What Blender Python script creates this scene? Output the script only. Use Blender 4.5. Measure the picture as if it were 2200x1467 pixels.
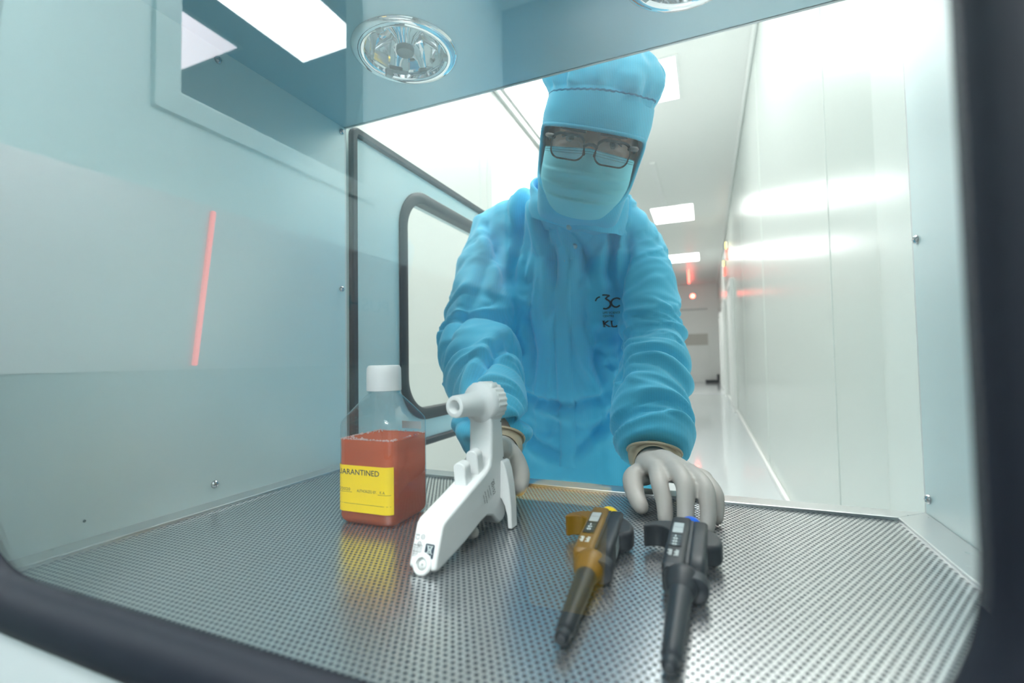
import bpy, bmesh, math, random
import numpy as np
from mathutils import Vector, Matrix, noise
from mathutils.bvhtree import BVHTree

for o in list(bpy.data.objects):
    bpy.data.objects.remove(o, do_unlink=True)
SC = bpy.context.scene
COL = SC.collection
PI = math.pi

# ------------------------------------------------------------------ camera
YAW, PITCH, ROLL, FPX = 0.392856, 0.0379375, -0.0165323, 1005.555
cam = bpy.data.cameras.new('camera')
cam_o = bpy.data.objects.new('camera', cam)
COL.objects.link(cam_o)
fwd = Vector((-math.sin(YAW) * math.cos(PITCH), math.cos(YAW) * math.cos(PITCH), math.sin(PITCH)))
rt = Vector((math.cos(YAW), math.sin(YAW), 0)); up = rt.cross(fwd)
r2 = rt * math.cos(ROLL) + up * math.sin(ROLL); u2 = up * math.cos(ROLL) - rt * math.sin(ROLL)
cam_o.matrix_world = Matrix(((r2.x, u2.x, -fwd.x, 0), (r2.y, u2.y, -fwd.y, 0), (r2.z, u2.z, -fwd.z, .18), (0, 0, 0, 1)))
cam.sensor_width = 36; cam.sensor_fit = 'HORIZONTAL'
cam.lens = 36 * FPX / 2200
cam.clip_start = .01; cam.clip_end = 100
cam.dof.use_dof = True; cam.dof.focus_distance = .66; cam.dof.aperture_fstop = 3.8
SC.camera = cam_o

# ------------------------------------------------------------------ world, exposure
w = bpy.data.worlds.new('world'); SC.world = w; w.use_nodes = True
w.node_tree.nodes['Background'].inputs[0].default_value = (.85, 1, 1, 1)
w.node_tree.nodes['Background'].inputs[1].default_value = .1
SC.view_settings.view_transform = 'Standard'; SC.view_settings.look = 'None'
SC.view_settings.gamma = 1; SC.view_settings.use_curve_mapping = False
SC.view_settings.exposure = 0.2
cy = SC.cycles
cy.use_denoising = True
cy.max_bounces = 12; cy.diffuse_bounces = 6; cy.glossy_bounces = 6; cy.transmission_bounces = 10; cy.transparent_max_bounces = 24
cy.sample_clamp_indirect = 6; cy.caustics_reflective = False; cy.caustics_refractive = False
cy.blur_glossy = .6

L_CORR, L_ROOM, L_NEXT = 8.0, 30.0, 11.0        # strengths of the ceiling light panels

# ------------------------------------------------------------------ materials
def mat(name, col=(.8, .8, .8), rough=.5, metal=0., spec=.5, **kw):
    m = bpy.data.materials.new(name); m.use_nodes = True
    b = m.node_tree.nodes['Principled BSDF']
    b.inputs['Base Color'].default_value = (*col, 1)
    b.inputs['Roughness'].default_value = rough
    b.inputs['Metallic'].default_value = metal
    b.inputs['Specular IOR Level'].default_value = spec
    for k, v in kw.items():
        b.inputs[k.replace('_', ' ')].default_value = v
    return m
def N(m, t): return m.node_tree.nodes.new(t)
def LK(m, a, b): m.node_tree.links.new(a, b)
def BS(m): return m.node_tree.nodes['Principled BSDF']
def emit(name, col, s):
    m = mat(name, col, .4)
    BS(m).inputs['Emission Color'].default_value = (*col, 1); BS(m).inputs['Emission Strength'].default_value = s
    return m
def add_noise_bump(m, scale, dist, strength=.3, vec_scale=(1, 1, 1), detail=2):
    tc = N(m, 'ShaderNodeTexCoord'); mp = N(m, 'ShaderNodeMapping'); nz = N(m, 'ShaderNodeTexNoise'); bp = N(m, 'ShaderNodeBump')
    mp.inputs['Scale'].default_value = vec_scale; nz.inputs['Scale'].default_value = scale; nz.inputs['Detail'].default_value = detail
    bp.inputs['Distance'].default_value = dist; bp.inputs['Strength'].default_value = strength
    LK(m, tc.outputs['Object'], mp.inputs[0]); LK(m, mp.outputs[0], nz.inputs[0]); LK(m, nz.outputs['Fac'], bp.inputs['Height'])
    LK(m, bp.outputs[0], BS(m).inputs['Normal'])
def brushed(m, vec_scale, lo, hi, aniso=0., rot=0.):
    """fine brush lines: roughness and colour vary along one direction"""
    tc = N(m, 'ShaderNodeTexCoord'); mp = N(m, 'ShaderNodeMapping'); nz = N(m, 'ShaderNodeTexNoise'); mr = N(m, 'ShaderNodeMapRange')
    mp.inputs['Scale'].default_value = vec_scale; nz.inputs['Scale'].default_value = 1; nz.inputs['Detail'].default_value = 3
    mr.inputs['To Min'].default_value = lo; mr.inputs['To Max'].default_value = hi
    LK(m, tc.outputs['Object'], mp.inputs[0]); LK(m, mp.outputs[0], nz.inputs[0]); LK(m, nz.outputs['Fac'], mr.inputs[0])
    LK(m, mr.outputs[0], BS(m).inputs['Roughness'])
    if aniso:
        BS(m).inputs['Anisotropic'].default_value = aniso; BS(m).inputs['Anisotropic Rotation'].default_value = rot
        tg = N(m, 'ShaderNodeTangent'); tg.direction_type = 'RADIAL'; tg.axis = 'Z'
        LK(m, tg.outputs[0], BS(m).inputs['Tangent'])
def pane_mat(name, tint=(1, 1, 1), ior=1.5, rough=0.):
    m = bpy.data.materials.new(name); m.use_nodes = True; nt = m.node_tree
    nt.nodes.remove(BS(m)); out = nt.nodes['Material Output']
    tr = N(m, 'ShaderNodeBsdfTransparent'); gl = N(m, 'ShaderNodeBsdfGlossy'); mx = N(m, 'ShaderNodeMixShader'); fr = N(m, 'ShaderNodeFresnel')
    tr.inputs[0].default_value = (*tint, 1); gl.inputs['Roughness'].default_value = rough; gl.inputs[0].default_value = (1, 1, 1, 1)
    fr.inputs['IOR'].default_value = ior
    ge = N(m, 'ShaderNodeNewGeometry'); mr = N(m, 'ShaderNodeMapRange')      # the same reflectance on the way in and out
    mr.inputs['To Min'].default_value = ior; mr.inputs['To Max'].default_value = 1 / ior
    LK(m, ge.outputs['Backfacing'], mr.inputs[0]); LK(m, mr.outputs[0], fr.inputs['IOR'])
    LK(m, fr.outputs[0], mx.inputs[0]); LK(m, tr.outputs[0], mx.inputs[1]); LK(m, gl.outputs[0], mx.inputs[2]); LK(m, mx.outputs[0], out.inputs[0])
    return m

M = {}
M['chamber'] = mat('chamber_coated_steel', (.54, .77, .84), .38, .2)
M['chamber_side'] = mat('chamber_side_steel', (.84, .95, .94), .40, .25)
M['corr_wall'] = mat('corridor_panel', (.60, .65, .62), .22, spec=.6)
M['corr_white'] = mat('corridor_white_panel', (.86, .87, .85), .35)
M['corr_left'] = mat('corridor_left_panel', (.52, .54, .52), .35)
M['ceil'] = mat('ceiling_panel', (.84, .85, .83), .35)
M['floor'] = mat('glossy_epoxy_floor', (.60, .64, .66), .08, spec=.6)
M['joint'] = mat('panel_joint_sealant', (.55, .60, .58), .5)
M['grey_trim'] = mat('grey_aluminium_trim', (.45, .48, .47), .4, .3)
M['white_trim'] = mat('white_aluminium_trim', (.84, .85, .84), .35)
M['room_wall'] = mat('teal_white_wall_panel', (.52, .66, .67), .5)
M['room_back'] = mat('room_back_panel', (.15, .19, .20), .5)
M['room_white'] = mat('room_white_panel', (.88, .92, .92), .5)
M['room_floor'] = mat('dark_vinyl_floor', (.055, .07, .08), .5)
M['wainscot'] = mat('grey_teal_wainscot', (.22, .28, .29), .5)  # the lower wall gets less light; that dimness is put into this colour
M['room_dark'] = mat('dark_grey_paint', (.05, .07, .09), .5)
M['room_ceil'] = mat('room_ceiling', (.78, .86, .86), .5)
M['next_wall'] = mat('next_room_wall', (.35, .55, .62), .6)
M['band'] = mat('brushed_stainless_band', (.55, .56, .57), .35, .85)
brushed(M['band'], (2, 2, 400), .28, .42)
M['steel'] = mat('stainless_steel', (.63, .64, .645), .3, .9)
brushed(M['steel'], (60, 60, 60), .24, .36)
M['tray'] = mat('perforated_stainless', (.62, .635, .645), .27, .9)
M['hole'] = mat('punched_hole_edge', (.10, .13, .16), .5, .6)
M['plenum'] = mat('plenum_floor', (.07, .11, .13), .5)
M['rubber'] = mat('black_rubber', (.006, .008, .014), .5, spec=.25)
M['seal'] = mat('grey_black_rubber_seal', (.025, .025, .032), .55)
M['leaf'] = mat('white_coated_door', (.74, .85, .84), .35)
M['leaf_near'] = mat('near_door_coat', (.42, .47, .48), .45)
M['chrome'] = mat('polished_chrome', (.82, .83, .84), .06, 1.)
M['reflector'] = mat('mirror_reflector', (.80, .82, .83), .05, 1.)
M['screw'] = mat('screw_steel', (.55, .55, .56), .25, 1.)
M['glass'] = pane_mat('window_glass', (.985, .995, .995), 1.5)
M['clear'] = pane_mat('clear_plastic', (.95, .98, .985), 1.55, .02)
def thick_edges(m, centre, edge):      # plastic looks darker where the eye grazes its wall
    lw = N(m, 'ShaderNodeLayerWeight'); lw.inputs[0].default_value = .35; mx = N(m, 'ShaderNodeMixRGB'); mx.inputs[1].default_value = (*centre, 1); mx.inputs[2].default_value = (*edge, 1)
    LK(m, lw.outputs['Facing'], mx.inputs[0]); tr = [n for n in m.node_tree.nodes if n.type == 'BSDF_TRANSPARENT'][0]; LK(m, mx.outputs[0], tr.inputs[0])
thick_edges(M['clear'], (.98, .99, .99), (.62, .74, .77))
M['lens'] = pane_mat('spectacle_lens', (.95, .96, .98), 1.5)
M['lightC'] = emit('corridor_light_diffuser', (1, 1, .97), L_CORR)
M['lightC3'] = emit('near_light_diffuser', (1, 1, .97), L_CORR * 1.7)  # stronger diffuser for an added, unseen corridor panel
M['lightC2'] = emit('far_light_diffuser', (1, 1, .97), L_CORR * 2.2)
M['lightR'] = emit('room_light_diffuser', (1, .99, .97), L_ROOM)
M['lightN'] = emit('next_room_light_diffuser', (.97, .99, 1), L_NEXT)
M['lightN2'] = emit('next_room_dim_diffuser', (1, .92, .98), 3.2)
M['litwin'] = emit('lit_frosted_window', (1, 1, .98), 1.5)
M['red'] = emit('red_indicator', (1, .06, .04), 30)
M['redstrip'] = emit('red_strip', (1, .12, .10), 2.6)  # glow imitating a red lamp's reflection in brushed steel
M['amber_led'] = emit('amber_indicator', (1, .75, .1), 6)
M['greyplate'] = mat('grey_plate', (.55, .53, .48), .5)
M['black'] = mat('black_plastic', (.015, .016, .02), .4)
M['yellowbin'] = mat('yellow_plastic', (.95, .55, .03), .5)
# fabrics
def fabric(name, col, stripe=True):
    m = mat(name, col, .78, spec=.25)
    BS(m).inputs['Sheen Weight'].default_value = .25; BS(m).inputs['Sheen Roughness'].default_value = .5
    tc = N(m, 'ShaderNodeTexCoord'); mp = N(m, 'ShaderNodeMapping'); wv = N(m, 'ShaderNodeTexWave'); nz = N(m, 'ShaderNodeTexNoise')
    mp.inputs['Scale'].default_value = (1, 1, 1); wv.wave_type = 'BANDS'; wv.bands_direction = 'X'; wv.inputs['Scale'].default_value = 90
    wv.inputs['Distortion'].default_value = .4
    LK(m, tc.outputs['Object'], mp.inputs[0]); LK(m, mp.outputs[0], wv.inputs[0])
    mx = N(m, 'ShaderNodeMixRGB'); mx.inputs[1].default_value = (*[c * .95 for c in col], 1); mx.inputs[2].default_value = (*col, 1)
    LK(m, wv.outputs['Fac'], mx.inputs[0]); LK(m, mx.outputs[0], BS(m).inputs['Base Color'])
    nz.inputs['Scale'].default_value = 420; bp = N(m, 'ShaderNodeBump'); bp.inputs['Distance'].default_value = .0006; bp.inputs['Strength'].default_value = .35
    LK(m, tc.outputs['Object'], nz.inputs[0]); LK(m, nz.outputs['Fac'], bp.inputs['Height']); LK(m, bp.outputs[0], BS(m).inputs['Normal'])
    return m
def fabric_plain(name, col):
    m = mat(name, col, .8, spec=.2); add_noise_bump(m, 420, .0006, .3); return m
M['suit'] = fabric('blue_cleanroom_fabric', (.11, .65, .96))
M['hood'] = fabric('blue_hood_fabric', (.10, .63, .92))
M['mask'] = fabric_plain('pale_blue_mask_fabric', (.30, .82, .95))
M['skin'] = mat('skin', (.46, .27, .19), .5, Subsurface_Weight=.0)
M['glove'] = mat('latex_glove', (.52, .485, .45), .45, spec=.4)
add_noise_bump(M['glove'], 60, .0012, .4)
M['glovecuff'] = mat('latex_glove_cuff', (.66, .54, .38), .45, spec=.4)
M['frame'] = mat('dark_brown_spectacle_frame', (.025, .020, .022), .45, spec=.3)
M['eyewhite'] = mat('eye_white', (.26, .22, .21), .2)
M['iris'] = mat('dark_iris', (.012, .009, .008), .1)
M['hair'] = mat('dark_hair', (.012, .009, .008), .5)
M['snap'] = mat('snap_metal', (.30, .55, .66), .3, .7)
M['print'] = mat('black_print', (.012, .014, .02), .6)
# small things
M['whiteplastic'] = mat('white_plastic', (.86, .87, .87), .3)
M['cap'] = mat('white_cap_plastic', (.84, .84, .85), .45)
M['liquid'] = bpy.data.materials.new('orange_red_medium')
def liquid(m):
    m.use_nodes = True; nt = m.node_tree; nt.nodes.remove(BS(m)); out = nt.nodes['Material Output']
    tr = N(m, 'ShaderNodeBsdfTransparent'); tr.inputs[0].default_value = (1, .50, .38, 1)
    df = N(m, 'ShaderNodeBsdfDiffuse'); df.inputs[0].default_value = (1, .235, .10, 1); tl = N(m, 'ShaderNodeBsdfTranslucent'); tl.inputs[0].default_value = (1, .24, .08, 1)
    gl = N(m, 'ShaderNodeBsdfGlossy'); gl.inputs['Roughness'].default_value = .05
    a, b, c = (N(m, 'ShaderNodeMixShader') for _ in range(3)); a.inputs[0].default_value = .40; b.inputs[0].default_value = .64; c.inputs[0].default_value = .04
    LK(m, df.outputs[0], a.inputs[1]); LK(m, tl.outputs[0], a.inputs[2]); LK(m, tr.outputs[0], b.inputs[1]); LK(m, a.outputs[0], b.inputs[2])
    LK(m, b.outputs[0], c.inputs[1]); LK(m, gl.outputs[0], c.inputs[2]); LK(m, c.outputs[0], out.inputs[0])
liquid(M['liquid'])
M['foam'] = mat('pink_foam', (.92, .62, .58), .35, Transmission_Weight=.35)
M['yellow'] = mat('yellow_label_paper', (.93, .66, .012), .55)
M['ink'] = mat('grey_ink', (.05, .05, .055), .6)
M['inkred'] = mat('red_ink', (.65, .02, .03), .6)
M['pipgrey'] = mat('dark_grey_pipette_plastic', (.013, .016, .020), .45, spec=.35)
M['pipgrey2'] = mat('charcoal_pipette_plastic', (.012, .016, .021), .42, spec=.35)
M['amber'] = mat('amber_brown_plastic', (.14, .066, .003), .45)  # yellow reflection on grey plastic, put into the base colour
M['btn_y'] = mat('yellow_button', (.95, .68, .01), .35)
M['btn_b'] = mat('blue_button', (.01, .16, .85), .35)
M['paper'] = mat('white_sticker', (.72, .80, .80), .5)
M['silver'] = mat('silver_display', (.62, .66, .66), .25, .3)

# ------------------------------------------------------------------ mesh tools
class MB:
    def __init__(s): s.v = []; s.f = []; s.mi = []
    def add(s, vs, fs, mi=0, T=None):
        o = len(s.v)
        s.v += [tuple(T @ Vector(p)) if T is not None else tuple(p) for p in vs]
        s.f += [tuple(i + o for i in f) for f in fs]; s.mi += [mi] * len(fs)
        return s
    def box(s, lo, hi, mi=0, T=None):
        x0, y0, z0 = lo; x1, y1, z1 = hi
        vs = [(x0, y0, z0), (x1, y0, z0), (x1, y1, z0), (x0, y1, z0), (x0, y0, z1), (x1, y0, z1), (x1, y1, z1), (x0, y1, z1)]
        return s.add(vs, [(0, 3, 2, 1), (4, 5, 6, 7), (0, 1, 5, 4), (1, 2, 6, 5), (2, 3, 7, 6), (3, 0, 4, 7)], mi, T)
    def loft(s, rings, cap=True, closed=True, mi=0, T=None, loop=False):
        n = len(rings[0]); vs = [p for r in rings for p in r]; fs = []
        for i in range(len(rings) if loop else len(rings) - 1):
            a, b = i * n, ((i + 1) % len(rings)) * n
            for j in range(n if closed else n - 1):
                k = (j + 1) % n
                fs.append((a + j, a + k, b + k, b + j))
        if cap and not loop:
            fs.append(tuple(range(n))[::-1]); fs.append(tuple((len(rings) - 1) * n + j for j in range(n)))
        return s.add(vs, fs, mi, T)
    def lathe(s, prof, seg=32, cap=True, mi=0, T=None):
        """profile of (radius, z) turned about the z axis"""
        return s.loft([[(r * math.cos(2 * PI * j / seg), r * math.sin(2 * PI * j / seg), z) for j in range(seg)] for r, z in prof], cap, True, mi, T)
    def tube(s, path, radii, seg=12, cap=True, mi=0, T=None, flat=None, dome=True):
        P = [Vector(p) for p in path]; n = len(P)
        if not hasattr(radii, '__len__'): radii = [radii] * n
        tang = [(P[min(i + 1, n - 1)] - P[max(i - 1, 0)]).normalized() for i in range(n)]
        ref = Vector((0, 0, 1)) if abs(tang[0].z) < .9 else Vector((1, 0, 0))
        rings = []; u = (ref - tang[0] * ref.dot(tang[0])).normalized()
        def ring(c, t, u, r):
            v = t.cross(u); out = []
            for j in range(seg):
                a = 2 * PI * j / seg; d = u * math.cos(a) + v * math.sin(a)
                if flat: d = d - flat[0] * d.dot(flat[0]) * (1 - flat[1])
                out.append(c + d * r)
            return out
        us = []
        for i in range(n):
            u = (u - tang[i] * u.dot(tang[i])).normalized(); us.append(u.copy())
        if dome and cap:
            for a in (80, 60, 35): rings.append(ring(P[0] - tang[0] * radii[0] * math.sin(math.radians(a)), tang[0], us[0], radii[0] * math.cos(math.radians(a))))
        for i in range(n): rings.append(ring(P[i], tang[i], us[i], radii[i]))
        if dome and cap:
            for a in (35, 60, 80): rings.append(ring(P[-1] + tang[-1] * radii[-1] * math.sin(math.radians(a)), tang[-1], us[-1], radii[-1] * math.cos(math.radians(a))))
        return s.loft(rings, cap, True, mi, T)
    def prism(s, poly, z0, z1, mi=0, T=None):
        return s.loft([[(x, y, z0) for x, y in poly], [(x, y, z1) for x, y in poly]], True, True, mi, T)
    def build(s, name, mats, parent=None, smooth=None, bevel=0, bseg=2, loc=None, sub=0):
        me = bpy.data.meshes.new(name); me.from_pydata(s.v, [], s.f)
        ms = mats if isinstance(mats, (list, tuple)) else [mats]
        for m in ms: me.materials.append(m)
        if len(ms) > 1: me.polygons.foreach_set('material_index', s.mi)
        bm = bmesh.new(); bm.from_mesh(me); bmesh.ops.remove_doubles(bm, verts=bm.verts, dist=1e-7); bmesh.ops.recalc_face_normals(bm, faces=bm.faces); bm.to_mesh(me); bm.free()
        return link(name, me, parent, smooth, bevel, bseg, loc, sub)
def link(name, me, parent=None, smooth=None, bevel=0, bseg=2, loc=None, sub=0):
    o = bpy.data.objects.new(name, me); COL.objects.link(o)
    if parent is not None: o.parent = parent
    if loc is not None: o.location = loc
    if bevel:
        b = o.modifiers.new('bevel', 'BEVEL'); b.width = bevel; b.segments = bseg; b.limit_method = 'ANGLE'; b.angle_limit = math.radians(40)
        b.harden_normals = False
    if sub:
        b = o.modifiers.new('sub', 'SUBSURF'); b.levels = sub; b.render_levels = sub
    if smooth is not None:
        me.polygons.foreach_set('use_smooth', [True] * len(me.polygons))
        if smooth < 170:
            me.set_sharp_from_angle(angle=math.radians(smooth))
    return o
def thing(name, label, cat, loc=(0, 0, 0), rot=(0, 0, 0), group=None):
    o = bpy.data.objects.new(name, None); COL.objects.link(o); o.location = loc; o.rotation_euler = rot
    o.empty_display_size = .02
    return tag(o, label, cat, group)
def tag(o, label, cat, group=None):
    o['label'] = label; o['category'] = cat
    if group: o['group'] = group
    return o
def struct(o, label=None):
    o['kind'] = 'structure'
    if label: o['label'] = label
    return o
def rrect(x0, x1, z0, z1, r, n=10):
    pts = []
    for cx, cz, a0 in ((x1 - r, z1 - r, 0), (x0 + r, z1 - r, 90), (x0 + r, z0 + r, 180), (x1 - r, z0 + r, 270)):
        for k in range(n + 1):
            a = math.radians(a0 + 90 * k / n); pts.append((cx + r * math.cos(a), cz + r * math.sin(a)))
    return pts
def frame_loops(mb, loops, place, mi=0, n=10, ring=True):
    """loops of (x0,x1,z0,z1,r,depth) joined one after the other into a closed frame"""
    mb.loft([[place(x, d, z) for x, z in rrect(x0, x1, z0, z1, r, n)] for x0, x1, z0, z1, r, d in loops], cap=False, mi=mi, loop=ring)
XZ = lambda x, d, z: (x, d, z)           # a frame that stands across the view
def off(R, o, r0): return (R[0] - o, R[1] + o, R[2] - o, R[3] + o, max(r0 + o, .0008))
def remeshed(mb, voxel, smooth_it=4, name='tmp'):
    """union of closed shapes as one continuous surface -> (verts ndarray, faces)"""
    me = bpy.data.meshes.new(name); me.from_pydata(mb.v, [], mb.f)
    bm = bmesh.new(); bm.from_mesh(me); bmesh.ops.recalc_face_normals(bm, faces=bm.faces); bm.to_mesh(me); bm.free()
    o = bpy.data.objects.new(name, me); COL.objects.link(o)
    md = o.modifiers.new('r', 'REMESH'); md.mode = 'VOXEL'; md.voxel_size = voxel
    if smooth_it:
        sm = o.modifiers.new('s', 'SMOOTH'); sm.iterations = smooth_it; sm.factor = .5
    dg = bpy.context.evaluated_depsgraph_get(); dg.update()
    me2 = bpy.data.meshes.new_from_object(o.evaluated_get(dg))
    bpy.data.objects.remove(o, do_unlink=True); bpy.data.meshes.remove(me)
    return me2
def get_co(me):
    a = np.empty(len(me.vertices) * 3); me.vertices.foreach_get('co', a); return a.reshape(-1, 3)
def get_no(me):
    a = np.empty(len(me.vertices) * 3); me.vertices.foreach_get('normal', a); return a.reshape(-1, 3)
def set_co(me, a): me.vertices.foreach_set('co', a.ravel()); me.update()
def text_mesh(txt, size, name='text', bold=False):
    cu = bpy.data.curves.new(name, 'FONT'); cu.body = txt; cu.size = size; cu.align_x = 'LEFT'; cu.resolution_u = 3
    if bold: cu.offset = size * .012
    o = bpy.data.objects.new(name, cu); COL.objects.link(o)
    dg = bpy.context.evaluated_depsgraph_get(); dg.update()
    me = bpy.data.meshes.new_from_object(o.evaluated_get(dg))
    v = [tuple(p.co) for p in me.vertices]; f = [tuple(p.vertices) for p in me.polygons]
    bpy.data.objects.remove(o, do_unlink=True); bpy.data.curves.remove(cu); bpy.data.meshes.remove(me)
    return v, f
def add_text(mb, txt, size, fn, mi=0, width=None, bold=False):
    """writes txt; fn maps the flat (x, y) of the lettering to a point in space"""
    v, f = text_mesh(txt, size, bold=bold)
    if not v: return
    sx = 1
    if width: sx = width / max(p[0] for p in v)
    mb.add([fn(p[0] * sx, p[1]) for p in v], f, mi)

# ================================================================== THE HATCH CHAMBER
XL, XR, YN, YF, ZT = -.600, .221, .185, .663, .608
def wall(name, mb, m, label, **k): return struct(mb.build(name, m, **k), label)
w_l = wall('wall_left', MB().box((XL - .012, YN, -.06), (XL, YF, ZT + .012)), M['chamber_side'], 'pale teal coated steel left wall inside the transfer hatch')
w_r = wall('wall_right', MB().box((XR, YN, -.06), (XR + .012, YF, ZT + .012)), M['chamber_side'], 'pale teal coated steel right wall inside the transfer hatch')
# chamber ceiling with two round openings for the recessed lamps
LAMPS = [(-.374, .532), (-.006, .532)]; LR = .062
def plate_with_holes(x0, x1, y0, y1, z, holes, r, n=32):
    xs = sorted({x0, x1} | {h[0] - r * 1.3 for h in holes} | {h[0] + r * 1.3 for h in holes}); mb = MB()
    for a, b in zip(xs, xs[1:]):
        hs = [h for h in holes if a < h[0] < b]
        if not hs: mb.add([(a, y0, z), (b, y0, z), (b, y1, z), (a, y1, z)], [(0, 1, 2, 3)]); continue
        hx, hy = hs[0]; inn = []; outr = []
        for j in range(n):
            t = 2 * PI * j / n + PI / n; c, s = math.cos(t), math.sin(t)
            k = min(((b if c > 0 else a) - hx) / c if abs(c) > 1e-6 else 1e9, ((y1 if s > 0 else y0) - hy) / s if abs(s) > 1e-6 else 1e9)
            inn.append((hx + r * c, hy + r * s, z)); outr.append((hx + k * c, hy + k * s, z))
        mb.loft([outr, inn], cap=False)
        for cx, cy in ((a, y0), (b, y0), (b, y1), (a, y1)):       # corners left open by the ring
            ang = math.atan2(cy - hy, cx - hx); js = sorted(range(n), key=lambda j: abs((math.atan2(outr[j][1] - hy, outr[j][0] - hx) - ang + PI) % (2 * PI) - PI))[:2]
            mb.add([outr[js[0]], outr[js[1]], (cx, cy, z)], [(0, 1, 2)])
    return mb
c_c = plate_with_holes(XL - .012, XR + .012, YN, YF, ZT, LAMPS, LR - .004)
c_c.box((XL - .012, YN, ZT + .09), (XR + .012, YF, ZT + .10))
c_c.box((XL - .012, YF - .002, ZT), (XR + .012, YF, ZT + .10))
struct(c_c.build('ceiling', M['chamber']), 'blue grey steel ceiling inside the transfer hatch')
# steel shell below the tray
struct(MB().box((XL, YN, -.065), (XR, YF, -.035)).build('floor', M['plenum']), 'dark floor of the hatch below the perforated tray')

def screw_mb():
    mb = MB(); mb.lathe([(0.0002, 0), (.0052, 0), (.0052, .0008), (.0044, .0024), (.0028, .0036), (.0006, .004)], 20, False)
    mb.box((-.0034, -.0005, .0037), (.0034, .0005, .0042)); mb.box((-.0005, -.0034, .0037), (.0005, .0034, .0042)); return mb
def screws(par, x, pts, side):
    for y, z in pts:
        T = Matrix.Translation((x, y, z)) @ Matrix.Rotation(side * PI / 2, 4, 'Y')
        mb = MB(); s = screw_mb(); mb.add(s.v, s.f, 0, T); mb.build('screw', M['screw'], par, 30)
screws(w_l, XL, [(.655, .598), (.655, .311), (.422, .023), (.422, .592)], 1)
screws(w_r, XR, [(.652, .306), (.654, .019)], -1)
MB().lathe([(.0002, 0), (.0014, 0), (.0014, .0004), (.0002, .0005)], 10, False, T=Matrix.Translation((XL, .283, .02)) @ Matrix.Rotation(PI / 2, 4, 'Y')).build('screw', M['black'], w_l)

# ---- perforated tray
tray = thing('perforated_tray', 'perforated stainless steel tray with flat rim forming the hatch floor', 'tray', (0, 0, 0))
FX0, FX1, FY0, FY1 = XL + .034, XR - .036, .197, YF - .034
def perforated():
    p = .0052; rowh = p * math.sqrt(3) / 2; r = .00158; n = 8
    nx = int((FX1 - FX0) / p); ny = int((FY1 - FY0) / rowh)
    dx = (FX1 - FX0) / (nx + .5); dy = (FY1 - FY0) / ny
    V = []; F = []; MI = []
    ang = [2 * PI * k / n for k in range(n)]
    sq = [(1, 0), (1, 1), (0, 1), (-1, 1), (-1, 0), (-1, -1), (0, -1), (1, -1)]
    for j in range(ny):
        y0 = FY0 + j * dy; cyy = y0 + dy / 2; o = (j % 2) * dx / 2
        for i in range(nx):
            cx = FX0 + o + (i + .5) * dx; b = len(V)
            for sx, sy in sq: V.append((cx + sx * dx / 2, cyy + sy * dy / 2, 0))
            for a in ang: V.append((cx + r * math.cos(a), cyy + r * math.sin(a), 0))
            for a in ang: V.append((cx + r * math.cos(a), cyy + r * math.sin(a), -.0015))
            for k in range(n):
                q = (k + 1) % n
                F.append((b + k, b + q, b + 8 + q, b + 8 + k)); F.append((b + 8 + k, b + 8 + q, b + 16 + q, b + 16 + k)); MI += [0, 1]
        xa = FX0 if o else FX0 + nx * dx; b = len(V)
        V += [(xa, y0, 0), (xa + dx / 2, y0, 0), (xa + dx / 2, y0 + dy, 0), (xa, y0 + dy, 0)]; F.append((b, b + 1, b + 2, b + 3)); MI.append(0)
    me = bpy.data.meshes.new('perforated_plate'); me.from_pydata(V, [], F); me.materials.append(M['tray']); me.materials.append(M['hole'])
    me.polygons.foreach_set('material_index', MI)
    return link('perforated_plate', me, tray)
perforated()
def rim(pts):      # mitred flat strip, its inner lip slightly raised
    mb = MB(); (ax, ay), (bx, by), (cx, cy2), (dx, dy) = pts      # outer a-b, inner c-d
    mb.add([(ax, ay, .002), (bx, by, .002), (cx, cy2, .0035), (dx, dy, .0035), (ax, ay, -.03), (bx, by, -.03), (cx, cy2, -.006), (dx, dy, -.006)],
           [(0, 1, 2, 3), (4, 7, 6, 5), (0, 4, 5, 1), (2, 6, 7, 3), (1, 5, 6, 2), (0, 3, 7, 4)])
    return mb.build('rim', M['steel'], tray, bevel=.001)
rim([(XL + .0005, YN), (XL + .0005, YF), (FX0, FY1), (FX0, FY0)])
rim([(XR - .0005, YN), (XR - .0005, YF), (FX1, FY1), (FX1, FY0)])
rim([(XL, YF), (XR, YF), (FX1, FY1), (FX0, FY1)])
rim([(XL, YN), (XR, YN), (FX1, FY0), (FX0, FY0)])

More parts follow.
